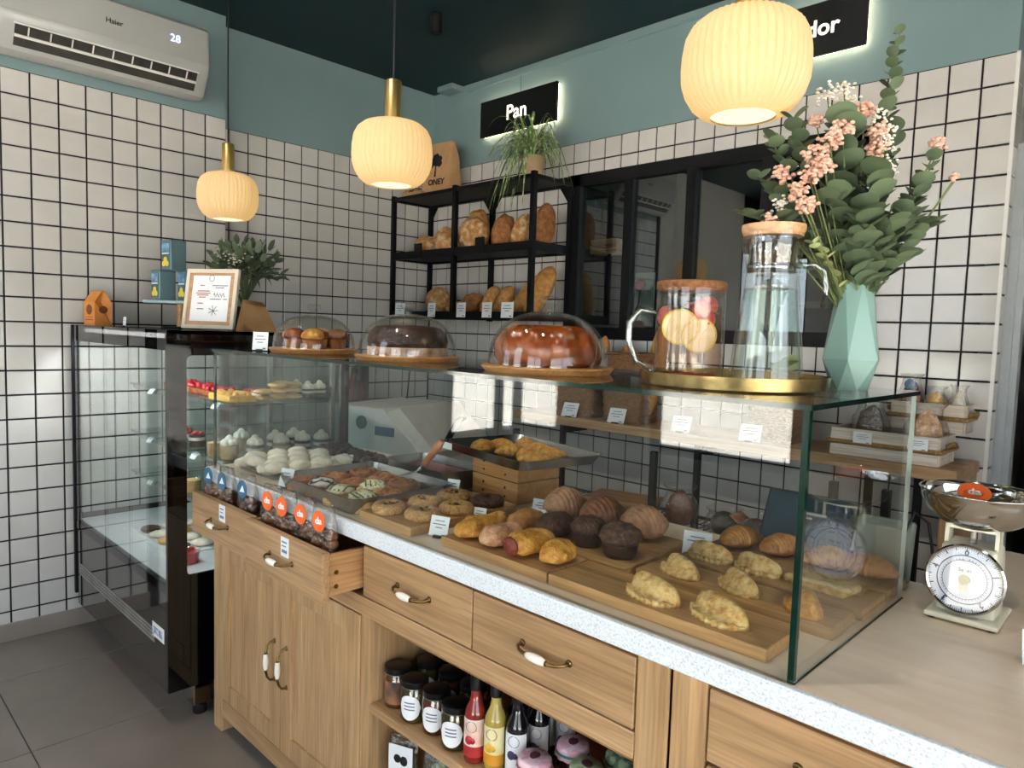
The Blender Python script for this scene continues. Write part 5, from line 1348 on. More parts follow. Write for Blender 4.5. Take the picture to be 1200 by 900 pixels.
card(1.425, -1.93, T, .055, .06, 'white price card leaning on the bun dome board', lean=.1, rz=.5)
zd = dome(2.02, -1.80, .13, .11, .142, 'glass cake dome covering a dark chocolate cake', 'round wooden board under the chocolate cake')
ck = thing('chocolate_cake', 'dark chocolate cake with a dusted pale base under glass', 'cake', (2.02, -1.8, zd))
MB().lathe([(0, 0), (.108, 0), (.108, .022), (0, .022)], 48).o('base', mat('cake_dust', '#cbb6a3', '#8f6e58', rough=.8, scale=40), ck, 40)
MB().lathe([(0, .022), (.103, .022), (.106, .04), (.1, .062), (.085, .075), (.05, .08), (.03, .078), (.0, .07)], 60, rib=lambda a, z_: 1 + .03 * math.cos(a * 9)).o('cake', 'choc', ck, True)
zd = dome(2.525, -1.80, .132, .118, .146, 'glass cake dome covering a glazed bundt cake', 'round wooden board under the bundt cake')
bc = thing('bundt_cake', 'glazed golden brown bundt cake under glass', 'cake', (2.525, -1.8, zd), .2)
MB().lathe([(.03, 0), (.1, 0), (.112, .02), (.113, .045), (.1, .072), (.075, .088), (.05, .086), (.03, .065), (.024, .02)], 96, rib=lambda a, z_: 1 + .055 * math.cos(a * 10 + z_ * 12)).o('cake', 'cake', bc, True)

# ------------------------------------------------------------------ brass tray with jug and carafe
tx, ty = 2.945, -1.765
bt = thing('brass_tray', 'round brass tray with raised rim holding jug and carafe', 'tray', (tx, ty, T))
MB().lathe([(0, 0), (.158, 0), (.163, .003), (.166, .024), (.1635, .024), (.16, .005), (0, .004)], 72).o('tray', 'tray', bt, 40)
Z_T = T + .0045
jx, jy = 2.868, -1.79
jg = thing('fruit_water_jug', 'round glass jug of fruit water with a cork lid', 'jug', (jx, jy, Z_T))
r = .063; h = .172
MB().lathe([(0, .001), (r, .001), (r, h)], 56, cap=False).lathe([(r - .0035, .006), (r - .0035, h)], 56, cap=False).o('glass', 'domeglass', jg, True)
MB().lathe([(0, .006), (r - .004, .006), (r - .004, h * .8), (0, h * .8)], 48).o('water', glass('pink_water', '#f8e8de', .02), jg, 40)
MB().lathe([(0, h - .006), (r - .004, h - .006), (r + .001, h), (r + .001, h + .011), (r - .004, h + .013), (0, h + .013)], 48).o('cork_lid', mat('cork', '#8a5c39', '#6b4529', rough=.9, scale=140, bump=.3), jg, 40)
a = PI * 1.25
hd = Vector((math.cos(a), math.sin(a), 0))
MB().tube([hd * (r - .002) + Vector((0, 0, h * .72)), hd * (r + .03) + Vector((0, 0, h * .76)), hd * (r + .05) + Vector((0, 0, h * .62)), hd * (r + .05) + Vector((0, 0, h * .42)), hd * (r + .035) + Vector((0, 0, h * .2)), hd * (r - .002) + Vector((0, 0, h * .1))], .0065, 10).o('handle', glass('handle_glass', '#e6ece9', .16), jg, True)
lemc = mat('lemon_flesh', '#d6cf98', '#e6e0bb', rough=.3, scale=50, sss=0); rind = mat('lemon_rind', '#cdbb3f', '#d9c94f', rough=.4)
def slice_(cx_, cy_, cz, R, az, label):
    t = thing('lemon_slice', label, 'lemon slice', (jx + cx_, jy + cy_, Z_T + cz), az, tilt=(.15, 0))
    MB().lathe([(0, -.002), (R * .9, -.002), (R * .9, .002), (0, .002)], 28, mtx=Matrix.Rotation(PI / 2, 4, 'X')).o('flesh', lemc, t, 40)
    MB().lathe([(R * .9, -.0025), (R, -.0025), (R, .0025), (R * .9, .0025)], 28, cap=False, mtx=Matrix.Rotation(PI / 2, 4, 'X')).o('rind', rind, t, 40)
    mb = MB()
    for k in range(8):
        q = k * PI / 4; mb.tube([(R * .15 * math.cos(q), -.0024, R * .15 * math.sin(q)), (R * .82 * math.cos(q), -.0024, R * .82 * math.sin(q))], .0007, 4)
    mb.o('membrane', mat('lemon_membrane', '#f1ecd0', rough=.5), t)
slice_(.008, -.046, .1, .033, .45, 'lemon slice pressed against the front of the jug')
slice_(.034, -.024, .085, .032, .8, 'second lemon slice lower in the fruit water')
for k, (dx, dy, dz) in enumerate(((-.036, -.026, .1), (.036, -.024, .112), (.04, -.004, .095), (-.02, .03, .11), (.02, .03, .12))):
    o = MB().blob(.018, .012, .02, k, .1, 2, 2, flat=1).o('strawberry_piece', mat('strawberry%d' % k, '#b5222a', '#e08a7a', rough=.3, scale=40), None, True, (jx + dx, jy + dy, Z_T + dz), k)
    tag(o, 'strawberry piece floating in the fruit water jug', 'strawberry', 'strawberries in the jug')
for k in range(4):
    o = link('mint_leaf', small_leaf, 'leafl', None); orient(o, (jx - .03 + k * .02, jy - .03 + .01 * k, Z_T + .128), (math.cos(k * 2), math.sin(k * 2), .1), k)
    o.scale = (.7, .7, .7); tag(o, 'mint leaf floating at the top of the fruit water', 'leaf', 'mint leaves in the jug')
o = MB().lathe([(0, 0), (.052, 0), (.05, .008), (0, .008)], 24).o('berry_sediment', 'berry', None, True, (jx, jy, Z_T + .0065)); tag(o, 'layer of red berries on the bottom of the fruit water jug', 'berries', None, 'stuff')
kx, ky = 3.008, -1.765
cf2 = thing('water_carafe', 'tall tapered glass carafe with a wooden lid and side handle', 'carafe', (kx, ky, Z_T))
h = .268; R0 = .064; R1 = .047
def cr_(z): u = z / h; return R0 + (R1 - R0) * min(1, u / .68) if u < .82 else R1 + (.002 if u < .9 else .004)
pf = [(cr_(k / 30 * h), k / 30 * h) for k in range(31)]
MB().lathe([(0, 0.0)] + pf, 56, cap=False).lathe([(0, .007)] + [(max(.001, q[0] - .004), max(q[1], .007)) for q in pf], 56, cap=False).o('glass', 'domeglass', cf2, True)
MB().lathe([(0, .0075)] + [(q[0] - .0045, max(q[1], .0075)) for q in pf if q[1] < h * .66] + [(0, h * .65)], 48).o('water', 'water', cf2, 40)
MB().lathe([(0, h * .74), (R1 - .006, h * .74), (R1 - .006, h * .8), (R1 - .008, h * .8), (R1 - .008, h * .96)], 36, cap=False).o('lid_collar', mat('steel_collar', '#b7b7b5', rough=.12, metal=1), cf2, True)
MB().lathe([(0, h * .97), (R1 + .002, h * .97), (R1 + .006, h + .003), (R1 + .006, h + .011), (0, h + .012)], 48).o('lid', wood('lid_wood', '#b98a5e', '#c4976c', '#cfa57d', 0), cf2, 40)
hd = Vector((.72, .69, 0))
MB().tube([hd * (R1 - .002) + Vector((0, 0, h * .79)), hd * (R1 + .028) + Vector((0, 0, h * .8)), hd * (R1 + .046) + Vector((0, 0, h * .76)), hd * (R1 + .05) + Vector((0, 0, h * .66)), hd * (R1 + .046) + Vector((0, 0, h * .52))], [.0055, .006, .006, .006, .005], 10).o('handle', glass('handle_glass2', '#e6ece9', .16), cf2, True)
for k in range(4):
    z = h * (.25 + .11 * k); q = cr_(z) + .0006
    MB().tube([(q * math.cos(u), q * math.sin(u), z) for u in (-2.3, -2.2, -2.1)], .0008, 4).o('measure_mark', 'ink', cf2)

# ------------------------------------------------------------------ mint vase with bouquet
vx, vy = 3.098, -1.615
vs = thing('mint_vase', 'faceted mint green ceramic vase on the glass case', 'vase', (vx, vy, T), .25)
def hexr(r, z, rot=0, n=6): return [Vector((r * math.cos(2 * PI * k / n + rot), r * math.sin(2 * PI * k / n + rot), z)) for k in range(n)]
VH = .195
rings = [hexr(.031, 0), hexr(.052, .055, PI / 6), hexr(.029, VH)]
v = MB(); pts = [p for q in rings for p in q]; f = [tuple(range(6))[::-1]]
for k in range(6):
    k2 = (k + 1) % 6
    f += [(k, k2, 6 + k), (k2, 6 + k2, 6 + k), (6 + k, 6 + k2, 12 + k2), (6 + k, 12 + k2, 12 + k)]
v.add(pts, f); ins = MB().loft([hexr(.029, VH), hexr(.026, VH), hexr(.03, .08)], cap=False)
v.add(ins.v, ins.f); v.o('vase', 'vase', vs)
bq = thing('eucalyptus_bouquet', 'bouquet of eucalyptus, peach and white blossoms in the mint vase', 'bouquet', (vx, vy, T + VH - .03))
rb = random.Random(3)
# view frame of the arrangement: a = along the wall, up = z
def stem_path(p0, p1, sag, n=9):
    p0 = Vector(p0); p1 = Vector(p1); out = []
    for i in range(n + 1):
        t = i / n; out.append(p0.lerp(p1, t) + Vector((0, 0, sag * math.sin(PI * t))))
    return out
def euc(p1, n, s0, s1, mt, sag=0, p0=(0, 0, -.06), me=None, start=.35):
    path = stem_path(p0, p1, sag); MB().tube(path, [.0022] * 7 + [.0018, .0014, .001], 5).o('stem', 'stem', bq)
    for k in range(n):
        t = start + (1 - start) * k / max(1, n - 1); i = min(int(t * 9), 8); p = path[i].lerp(path[i + 1], t * 9 - i); d = (path[min(i + 1, 9)] - path[i]).normalized()
        s = s0 + (s1 - s0) * (k / max(1, n - 1)); az = k * 2.2 + rb.uniform(-.4, .4)
        for q in (0, PI):
            side = Vector((math.cos(az + q), math.sin(az + q), .15)); o = link('leaf', me or big_round, mt, bq)
            orient(o, p, side + d * .55, rb.uniform(-.4, .4), s * rb.uniform(.85, 1.1))
cr3 = Vector((.712, .701, 0))     # across the arrangement
def V(a, z, dep=0): return cr3 * a + Vector((-.70, .71, 0)) * dep + Vector((0, 0, z))
coin = leafshape(.04, .0215, .1, 8); coin_s = leafshape(.028, .015, .1, 7)
euc(V(.063, .478, .03), 19, 1.0, .5, 'leafd', 0, start=.34, me=coin)
euc(V(.058, .3, .02), 9, 1.0, .9, 'leafd', 0, start=.45, me=coin)
euc(V(.1, .2, -.01), 9, .9, .8, 'leaf', .02, me=coin); euc(V(.125, .25, .0), 9, .8, .6, 'leafd', .0, start=.55, me=coin)
euc(V(.11, .13, -.03), 8, .95, .9, 'leaf', .03, me=coin); euc(V(.07, .14, -.05), 8, 1.0, .9, 'leaf', .03, me=coin); euc(V(.06, .07, -.06), 6, .9, .9, 'leafd', .03, me=coin)
euc(V(-.05, .3, -.02), 9, 1.25, 1.35, 'leaf', .02, start=.5, me=coin); euc(V(-.015, .2, -.07), 9, 1.2, 1.15, 'leaf', .02, start=.3, me=coin)
euc(V(-.03, .12, -.08), 8, 1.15, 1.1, 'leaf', .02, me=coin); euc(V(.015, .12, -.08), 8, 1.1, 1.0, 'leaf', .02, me=coin); euc(V(-.075, .17, -.06), 8, 1.0, 1.0, 'leaf', .03, me=coin)
euc(V(-.13, .31, .0), 7, .8, .8, 'leafl', .0, start=.72, me=coin); euc(V(-.165, .28, .01), 6, .7, .7, 'leafl', .02, start=.75, me=coin)
euc(V(-.18, .21, .01), 7, .8, .7, 'leaf', .03, start=.65, me=coin); euc(V(-.215, .145, .0), 6, .6, .55, 'leafl', .05, start=.7, me=coin)
euc(V(-.15, .13, -.02), 8, .75, .8, 'leafl', .04, start=.5, me=coin); euc(V(-.1, .09, -.04), 7, .7, .7, 'leafl', .03, me=coin_s)
for k in range(26):
    a0 = rb.uniform(-.12, .06); MB().tube(stem_path((rb.uniform(-.012, .012), rb.uniform(-.012, .012), -.06), V(a0, rb.uniform(.08, .2), rb.uniform(-.04, .04)), .0, 5), .0013, 5).o('stem', 'stem', bq)
def cluster(p, R, n, sz, mt, name):
    mb = MB()
    for k in range(n):
        d = Vector((rb.gauss(0, 1), rb.gauss(0, 1), rb.gauss(0, 1))).normalized() * R * rb.uniform(.35, 1)
        mb.blob(sz, sz, sz, k, .25, 2, 1, c=Vector(p) + d)
    mb.o(name, mt, bq, True)
    MB().tube(stem_path((0, 0, -.05), p, .0, 5), .0014, 5).o('stem', 'stem', bq)
for a_, z_, d_, R in ((-.085, .262, -.05, .02), (-.11, .235, -.05, .022), (-.06, .285, -.04, .018), (-.115, .2, -.06, .022), (-.135, .175, -.05, .02), (-.1, .215, -.07, .018), (-.12, .15, -.06, .018), (-.005, .33, .0, .02), (.015, .29, -.01, .018), (.01, .26, -.02, .02), (-.03, .31, .0, .018), (.128, .272, .0, .016), (-.15, .21, -.02, .018), (-.17, .125, -.02, .016), (-.09, .31, .0, .012)):
    cluster(V(a_, z_, d_), R, 46, .0048, 'pink', 'peach_blossom')
cluster(V(.157, .215, -.01), .008, 8, .005, 'pink', 'peach_blossom')
for a_, z_, d_, R in ((-.06, .365, .03, .024), (-.03, .375, .03, .02), (-.015, .345, .02, .022), (.02, .31, .0, .026), (.035, .265, .0, .026), (.04, .225, -.01, .022), (.025, .285, -.02, .02), (-.145, .16, .0, .018)):
    cluster(V(a_, z_, d_), R, 34, .0034, 'whitefl', 'white_blossom')
MB().tube([V(0, -.04), V(.04, .03), V(.09, .1), V(.157, .212, -.01)], .002, 5).o('stem', 'stem', bq)

# ------------------------------------------------------------------ kitchen scale
ks_ = thing('kitchen_scale', 'cream kitchen scale with a round dial and steel bowl', 'kitchen scale', (3.288, -1.5, W), .02)
MB().rbox(-.056, .056, -.07, .062, 0.004, .014, .004).o('base', 'offwhite', ks_)
for x_ in (-.045, .045):
    for y_ in (-.055, .05): MB().lathe([(0, 0), (.007, 0), (.007, .005)], 12).o('foot', 'black', ks_, loc=(x_, y_, 0))
b = MB(); b.loft([[Vector((p[0] * k, p[1] * k2, z)) for p in rrect(-.045, .045, -.04, .045, .008, 3)] for k, k2, z in ((1, 1, .014), (.97, .95, .11), (.93, .9, .128), (.85, .8, .132))]); b.o('body', 'offwhite', ks_, 40)
Rd = Matrix.Translation((0, -.043, .077)) @ Matrix.Rotation(PI / 2 - .12, 4, 'X')
MB().lathe([(0, 0), (.056, 0), (.06, .003), (.061, .012), (.058, .015), (.055, .0125)], 56, mtx=Rd, cap=False).o('bezel', 'mirror', ks_, 50)
dl = MB().lathe([(0, .0115), (.0565, .0115)], 56, mtx=Rd, cap=False).o('dial', mat('dial_white', '#d3d6e2', '#ced1dd', rough=.4), ks_)
mk = MB()
for k in range(100):
    a = k / 100 * 2 * PI; l = .007 if k % 10 == 0 else (.005 if k % 5 == 0 else .0028)
    mk.tube([Rd @ Vector(((.055 - l) * math.sin(a), (.055 - l) * math.cos(a), .0119)), Rd @ Vector((.055 * math.sin(a), .055 * math.cos(a), .0119))], .0005 if k % 5 else .0009, 4)
for k in range(44):
    a = k / 44 * 2 * PI; mk.tube([Rd @ Vector((.034 * math.sin(a), .034 * math.cos(a), .0119)), Rd @ Vector((.0365 * math.sin(a), .0365 * math.cos(a), .0119))], .0004, 4)
for R in (.0335, .041, .0418):
    mk.tube([Rd @ Vector((R * math.sin(k * PI / 24), R * math.cos(k * PI / 24), .0119)) for k in range(49)], .00045, 4, cap=False)
INKD = mat('dial_ink', '#23283a', '#2c3145', rough=.6)
mk.o('dial_marks', INKD, dl)['kind'] = 'stuff'
for k, s_ in enumerate(('0', '1', '2', '3', '4')):
    a = k / 5 * 2 * PI
    o = link('numeral', text_mesh(s_, .013, .0004, .0004), INKD, dl); o.matrix_local = Rd @ Matrix.Translation((.046 * math.sin(a), .046 * math.cos(a), .0119)) @ Matrix.Rotation(-a, 4, 'Z')
o = link('dial_lettering', text_mesh('Salter', .009, .0004), INKD, dl); o.matrix_local = Rd @ Matrix.Translation((0, .016, .0119))
MB().prism([(-.0045, -.006), (.0045, -.006), (.007, -.018), (.0, -.021), (-.007, -.018)], .0125, .014, 'z', Rd).prism([(-.002, 0), (.002, 0), (.0006, .04), (-.0006, .04)], .0125, .0135, 'z', Rd).o('pointer', 'offwhite', ks_)
MB().lathe([(0, .012), (.0085, .012), (.0085, .016), (0, .0165)], 20, mtx=Rd).o('hub', mat('hub_pale', '#d8cfae', rough=.4), ks_, 40)
MB().lathe([(0, .0136), (.057, .0136)], 48, mtx=Rd, cap=False).o('dial_glass', 'domeglass', ks_)
sup = MB()
for s in (-1, 1): sup.box(s * .038 - .003, s * .038 + .003, -.02, .02, .128, .162)
sup.box(-.041, .041, -.02, .02, .158, .164).box(-.01, .01, -.032, -.028, .16, .186).o('bowl_support', 'offwhite', ks_)
MB().tube([(0, 0, .132), (0, 0, .158)], .006, 10).o('screw', 'steel', ks_)
bw = thing('steel_bowl', 'round polished steel bowl sitting on the kitchen scale', 'bowl', (3.292, -1.5, W + .164))
prof = [(0, 0), (.03, .0)] + [(.03 + .062 * math.sin(k / 10 * PI / 2) , .062 * (1 - math.cos(k / 10 * PI / 2))) for k in range(1, 11)] + [(.0945, .063)]
prof2 = [(max(0, p[0] - .0015), p[1] + .0015) for p in prof][::-1]
MB().lathe(prof + prof2, 64, cap=False).o('bowl', 'mirror', bw, True)
o = thing('bowl_packet', 'clear cellophane packet with an orange sticker lying in the steel bowl', 'packet', (3.275, -1.49, W + .164 + .014), .3)
MB().blob(.05, .045, .03, 5, .25, 2.5, 3, flat=.5).o('wrapper', 'film', o, True)
MB().blob(.035, .03, .012, 6, .3, 3, 2, c=(0, 0, .004)).o('contents', crd, o, True)
s = MB().lathe([(0, 0), (.026, 0), (.026, .0015), (0, .0015)], 28, mtx=Matrix.Translation((.005, -.01, .044)) @ Matrix.Rotation(.5, 4, 'X')).o('sticker', 'osticker', o)
w_ = link('sticker_mark', text_mesh('da', .022, .0003, .0006), 'card', o); w_.matrix_local = Matrix.Translation((.005, -.0105, .0458)) @ Matrix.Rotation(.5, 4, 'X')
t = card(3.415, -1.66, W, .045, .055, 'white printed card standing on the worktop beyond the scale', lean=.2, rz=.5)
# tablet till behind the case
tb = thing('till_tablet', 'dark tablet till screen with a green edge behind the glass case', 'tablet', (2.945, -1.405, W), .05)
Mt = Matrix.Translation((0, 0, .015)) @ Matrix.Rotation(-.5, 4, 'X')
MB().rbox(-.1, .1, 0, .008, 0, .135, .004, mtx=Mt).o('body', 'blackmetal', tb)
MB().box(-.094, .094, -.0008, 0, .008, .128, Mt).o('screen', mat('screen_blue', '#1d2a33', '#23323c', rough=.06, emit='#2a3b46', estr=.25), tb)
MB().box(-.1, .1, -.0012, -.0002, -.002, .006, Mt).o('green_edge', mat('green_edge', '#2f9a58', rough=.4), tb)
MB().rbox(-.05, .05, .0, .08, 0, .012, .003).o('stand', 'blackmetal', tb)
MB().box(-.02, .04, -.0012, -.0008, .085, .09, Mt).box(-.02, .01, -.0012, -.0008, .075, .079, Mt).o('screen_text', glow('ui_text', '#a8b8c4', .5), tb)
tg = thing('receipt_box', 'grey green back of a till display behind the tablet', 'till display', (3.11, -1.41, W), .05)
MB().rbox(-.055, .055, 0, .02, .0, .125, .006, mtx=Matrix.Rotation(-.25, 4, 'X')).o('body', mat('till_grey', '#7b8276', '#6f766b', rough=.5), tg)
MB().tube([(.04, .02, .1), (.05, .04, .14), (.075, .05, .12), (.09, .06, .02), (.1, .08, .006)], .003, 6).o('cable', 'black', tg)

# ------------------------------------------------------------------ back ledge, baskets, crates
ZL = .978
lg = thing('wall_ledge', 'oak ledge along the back wall behind the glass case', 'shelf', (2.1, -.17, .936))
MB().rbox(-1.1, .91, -.165, .155, 0, .042, .003).o('plank', 'oak', lg)
MB().box(.865, .905, -.14, .15, -.45, 0).o('end_support', 'oakz', lg)
for x in (-.9, -.1): MB().box(x, x + .04, -.02, .155, -.06, 0).o('bracket', 'blackmetal', lg)
def basket(x, y, w, d, h, label, taper=.85, rows=9):
    t = thing('wicker_basket', label, 'basket', (x, y, ZL))
    rings = []
    for i in range(rows * 3 + 1):
        u = i / (rows * 3); k = taper + (1 - taper) * u; ring = []
        for j, p in enumerate(rrect(-1, 1, -1, 1, .35, 8)):
            wv = .0055 * math.sin(i * 2 * PI / 3) * (1 if (j // 2) % 2 else -1)
            ring.append(Vector((p[0] * (w / 2 * k + wv), p[1] * (d / 2 * k + wv), u * h)))
        rings.append(ring)
    MB().loft(rings + [[Vector((p.x * .93, p.y * .93, p.z)) for p in rings[-1]], [Vector((p.x * .9, p.y * .9, .02)) for p in rings[0]]]).o('weave', 'wicker', t, 60)
    a = [Vector((p[0] * w / 2, p[1] * d / 2, h)) for p in rrect(-1, 1, -1, 1, .35, 8)]; MB().tube(a + [a[0]], .007, 8, cap=False).o('rim', 'wicker', t, True)
    return t
basket(1.345, -.19, .26, .22, .3, 'tall wicker basket on the ledge behind the bundt cake')
basket(1.63, -.19, .24, .2, .32, 'wicker basket with bread ends behind the fruit water jug')
basket(2.345, -.18, .2, .2, .26, 'wicker basket with wrapped bread behind the carafe')
for k, (x, y, L, r, ln, lb) in enumerate(((1.56, -.2, .34, .035, -.12, 'short bread stick in the basket behind the jug'), (1.63, -.22, .33, .05, -.1, 'round ended loaf in the basket behind the jug'), (1.71, -.18, .46, .042, -.1, 'tall baguette standing in the basket behind the jug'), (1.4, -.18, .38, .04, -.1, 'baguette standing in the tall basket behind the bundt cake'))):
    baguette(x, y, ZL + .022, L, r, ln, 'bread' if k < 2 else 'bague', lb, k + 9, (.05, 0, .12, .08)[k])
o = MB().blob(.05, .05, .16, 3, .25, 2, 3, flat=.8).o('wrapped_bread', mat('wrap_cream', '#cdb98c', '#b9a06c', rough=.7, scale=16, bump=.3), None, True, (2.36, -.18, ZL + .022)); tag(o, 'cream paper wrapped bread in the basket behind the carafe', 'bread')
for k in range(5):
    o = link('lettuce_leaf', big_round, 'leafl', None); orient(o, (2.37, -.2, ZL + .3), (math.cos(k), math.sin(k) - .5, .4), k, 1.3); tag(o, 'green leaf sticking out of the wrapped bread basket', 'leaf', 'leaves in the bread basket')
for x, lb in ((1.362, 'white card on the ledge in front of the tall basket'), (1.642, 'white card on the ledge in front of the bread end basket'), (1.98, 'white card on the empty middle of the ledge'), (2.292, 'white card on the ledge in front of the wrapped bread basket')):
    card(x, -.325, ZL, .085, .075, lb, lean=.45, rz=.15)
def crate(x, y, z, w, d, h, label, rz=0):
    t = thing('wooden_crate', label, 'crate', (x, y, z), rz)
    th = .01
    for k in range(2):
        z0 = k * h / 2 + .001; z1 = (k + 1) * h / 2 - .001
        for s in (-1, 1):
            MB().rbox(-w / 2, w / 2, s * d / 2 - th / 2, s * d / 2 + th / 2, z0, z1, .0015, seg=1).o('slat', 'pale', t)
            MB().rbox(s * w / 2 - th / 2, s * w / 2 + th / 2, -d / 2 + th / 2, d / 2 - th / 2, z0, z1, .0015, seg=1).o('slat', 'pale', t)
    MB().box(-w / 2 + .004, w / 2 - .004, -d / 2 + .004, d / 2 - .004, 0, .006).o('bottom', 'pale', t)
    zz = h * .5
    loop = [Vector((p[0] * (w / 2 + .009), p[1] * (d / 2 + .009), zz)) for p in rrect(-1, 1, -1, 1, .06, 4)]
    MB().tube(loop + [loop[0]], .0085, 8, cap=False).o('rope', 'rope', t, True)
    for s in (-1, 1):
        MB().tube([(s * (w / 2 + .006), -.03, zz + .012), (s * (w / 2 + .022), -.018, zz + .022), (s * (w / 2 + .026), 0, zz + .016), (s * (w / 2 + .022), .018, zz + .022), (s * (w / 2 + .006), .03, zz + .012)], .0075, 8).o('rope_handle', 'rope', t, True)
    return t
crate(2.775, -.215, ZL, .345, .2, .1, 'low whitewashed crate with rope band on the ledge')
crate(2.865, -.09, ZL + .101, .23, .12, .1, 'upper whitewashed crate with rope handle against the tiles')
for x, lb in ((2.715, 'white price card on the low crate, under the dark cake bag'), (2.89, 'white price card on the low crate, near its end')):
    card(x, -.3315, ZL + .05, .062, .042, lb, lean=0, foot=False)
def cakebag(x, y, z, mt, label, seed, w=.06, h=.14, sticker=None):
    t = thing('bagged_cake', label, 'cake', (x, y, z), seed)
    MB().blob(w * .75, w * .6, h * .48, seed, .1, 2, 3, flat=.8).o('cake', mt, t, True)
    rings = []
    for i in range(12):
        u = i / 11; k = (1 + .12 * math.sin(u * PI)) * (1 if u < .55 else 1 - (u - .55) * .9) if u < .85 else .6 + (u - .85) * 3
        rings.append([Vector((p[0] * w * k * .85, p[1] * w * k * .75, u * h)) + Vector((noise.noise(Vector((p[0] * 2, p[1] * 2, u * 5 + seed))), noise.noise(Vector((p[1] * 2, p[0] * 2, u * 5 + seed + 7))), 0)) * .01 for p in rrect(-1, 1, -1, 1, .7, 4)])
    MB().loft(rings, cap=False).o('wrapper', 'film', t, True)
    if sticker: MB().prism([(.02 * math.cos(a), h * .8 + .02 * math.sin(a)) for a in [k * PI / 10 for k in range(20)]], -w * .6 - .003, -w * .6, 'y').o('sticker', sticker, t)
cakebag(2.70, -.21, ZL + .007, 'chocm', 'dark cake in cellophane in the low crate', .3, .064, .2)
cakebag(2.885, -.22, ZL + .007, 'bague', 'golden sponge cake in cellophane in the low crate', .5, .068, .2, )
cakebag(2.795, -.09, ZL + .109, 'cake', 'glazed cake in cellophane with blue sticker in the upper crate', .1, .044, .19, 'bsticker')
cakebag(2.875, -.085, ZL + .109, 'mango', 'yellow sponge cake in cellophane in the upper crate', .2, .042, .15)
cakebag(2.948, -.09, ZL + .109, 'meringue', 'pale cake in cellophane at the end of the upper crate', .4, .032, .16)

# wire shelving below the ledge with packed pastries
wr = thing('wire_shelving', 'black wire shelving under the back ledge', 'shelving', (2.1, -.42, 0))
for x in (-.83, -.07, .62, .78):
    for y in (-.17, .17): MB().box(x - .012, x + .012, y - .012, y + .012, 0, .93).o('post', 'blackmetal', wr)
for z in (.62, .3):
    s_ = MB().box(-.83, .78, -.175, -.165, z - .012, z).box(-.83, .78, .165, .175, z - .012, z).o('shelf_frame', 'steel', wr)
    mb = MB()
    for k in range(54): mb.tube([(-.82 + k * .03, -.17, z - .002), (-.82 + k * .03, .17, z - .002)], .0018, 5)
    mb.tube([(-.83, -.06, z - .005), (.78, -.06, z - .005)], .0025, 5).tube([(-.83, .06, z - .005), (.78, .06, z - .005)], .0025, 5)
    o = mb.o('shelf_wires', 'blackmetal', s_); o['kind'] = 'stuff'
o = MB().rbox(-.15, .15, -.1, .1, 0, .02, .003).o('wooden_board', 'acacia', None, False, (1.76, -.4, .651), .25); tag(o, 'wooden board lying on the wire shelving under the ledge', 'board')
o = MB().rbox(-.14, .14, -.09, .09, 0, .03, .004).o('wooden_board', 'oakdark', None, False, (1.76, -.4, .62), .2); tag(o, 'thick dark board under the other board on the wire shelving', 'board')
for k, (x, y, lb, mt) in enumerate(((2.09, -.48, 'bagged brown loaf on the wire shelving', 'crois2'), (2.27, -.45, 'bagged cake with red and cream label on the wire shelving', 'choc'), (2.4, -.45, 'bagged small cake in crinkled film on the wire shelving', 'chocm'), (2.55, -.44, 'bagged dark loaf behind the tablet', 'crois2'))):
    cakebag(x, y, .62, mt, lb, k + .6, .075 if k != 1 else .08, .17 if k == 0 else .11)
o = MB().rbox(-.05, .05, -.02, .02, 0, .004, .001, seg=1).o('cake_label', mat('label_cream_red', '#d9c58c', '#b5352c', rough=.5, scale=14), None, False, (2.27, -.52, .72)); o.rotation_euler.x = .6
o.parent = [q for q in bpy.data.objects if q.get('label') == 'bagged cake with red and cream label on the wire shelving'][0]; o.location = (0, -.06, .085)

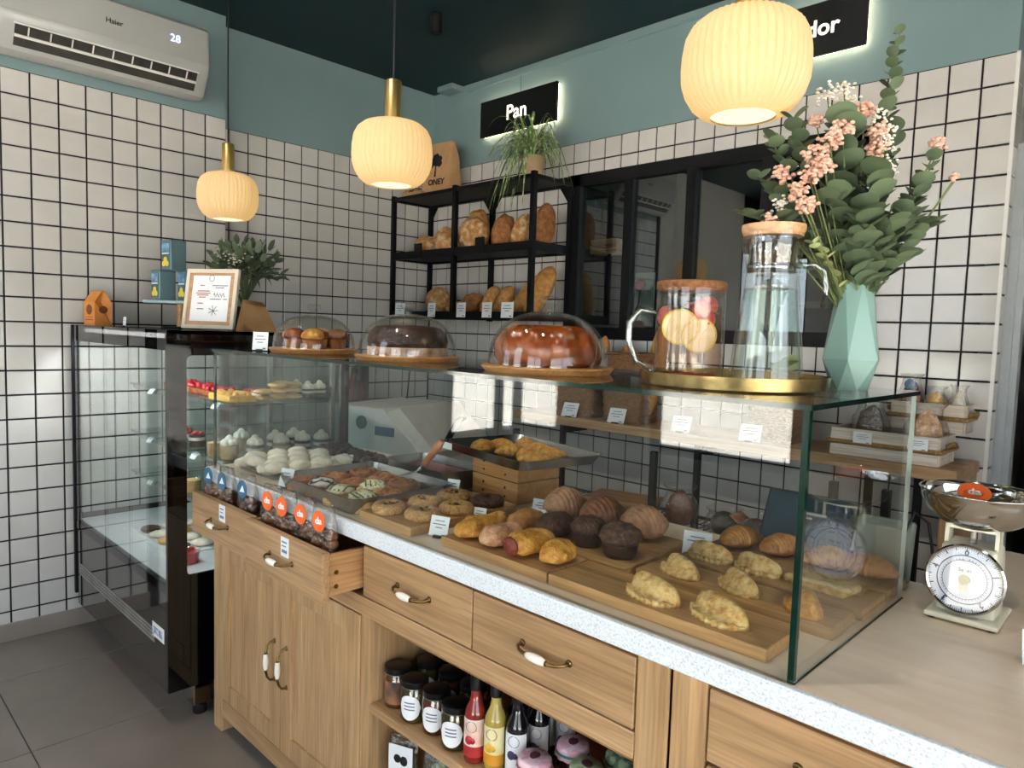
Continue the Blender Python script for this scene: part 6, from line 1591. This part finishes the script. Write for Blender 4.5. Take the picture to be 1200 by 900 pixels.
# bread slicer and extinguisher behind the counter
sl_ = thing('bread_slicer', 'white bread slicing machine standing behind the glass case', 'bread slicer', (.86, -.88, 0), .25)
MB().prism([(-.28, .0), (.28, 0), (.28, .62), (.26, .82), (.02, 1.02), (-.28, 1.02)], -.25, .25, 'y').o('body', mat('machine_white', '#dcd9d2', '#d5d2ca', rough=.35), sl_)
MB().rbox(-.3, .3, -.27, .27, .6, .625, .004).o('tray', 'steel', sl_)
MB().prism([(.03, 1.005), (.27, .805), (.3, .85), (.1, 1.03)], -.23, .23, 'y').o('hood', mat('hood_cream', '#cfcabf', '#c6c1b5', rough=.3), sl_)
MB().rbox(-.02, .09, -.256, -.25, .9, .94, .002).o('name_plate', 'ink', sl_)
MB().lathe([(0, 0), (.03, 0), (.03, .008), (0, .008)], 20, mtx=Matrix.Translation((-.1, -.25, .95)) @ Matrix.Rotation(PI / 2, 4, 'X')).o('badge', mat('badge_green', '#4b6a60', rough=.5), sl_)
MB().tube([(.25, -.1, .85), (.33, -.1, .98), (.36, -.1, 1.0)], .015, 8).o('lever', 'blackmetal', sl_)
MB().tube([(-.2, .2, 1.02), (-.22, .24, 1.15), (-.2, .28, 1.3)], .004, 6).o('cable', 'black', sl_)
fe = thing('fire_extinguisher', 'dark red fire extinguisher hung on the tiled wall behind the fridge', 'fire extinguisher', (-.06, -.62, .7))
MB().lathe([(0, 0), (.055, 0), (.06, .01), (.06, .3), (.045, .35), (.02, .37), (.02, .4), (0, .4)], 28).o('cylinder', mat('extinguisher_red', '#6e141c', '#7b1820', rough=.25, coat=.4), fe, 40)
MB().box(-.012, .03, -.012, .012, .39, .44).tube([(.0, 0, .44), (.07, -.01, .46)], .008, 8).o('valve', 'black', fe)
MB().tube([(.02, 0, .41), (.07, -.03, .38), (.075, -.03, .2)], .009, 8).o('hose', 'black', fe)
MB().box(-.0665, -.052, -.02, .02, .15, .35).o('bracket', 'blackmetal', fe)
pp = tag(MB().tube([(-.09, -.53, 0), (-.09, -.53, 1.2)], .03, 12).o('drain_pipe', 'blackmetal', None, True), 'black upright pipe beside the fire extinguisher', 'pipe')
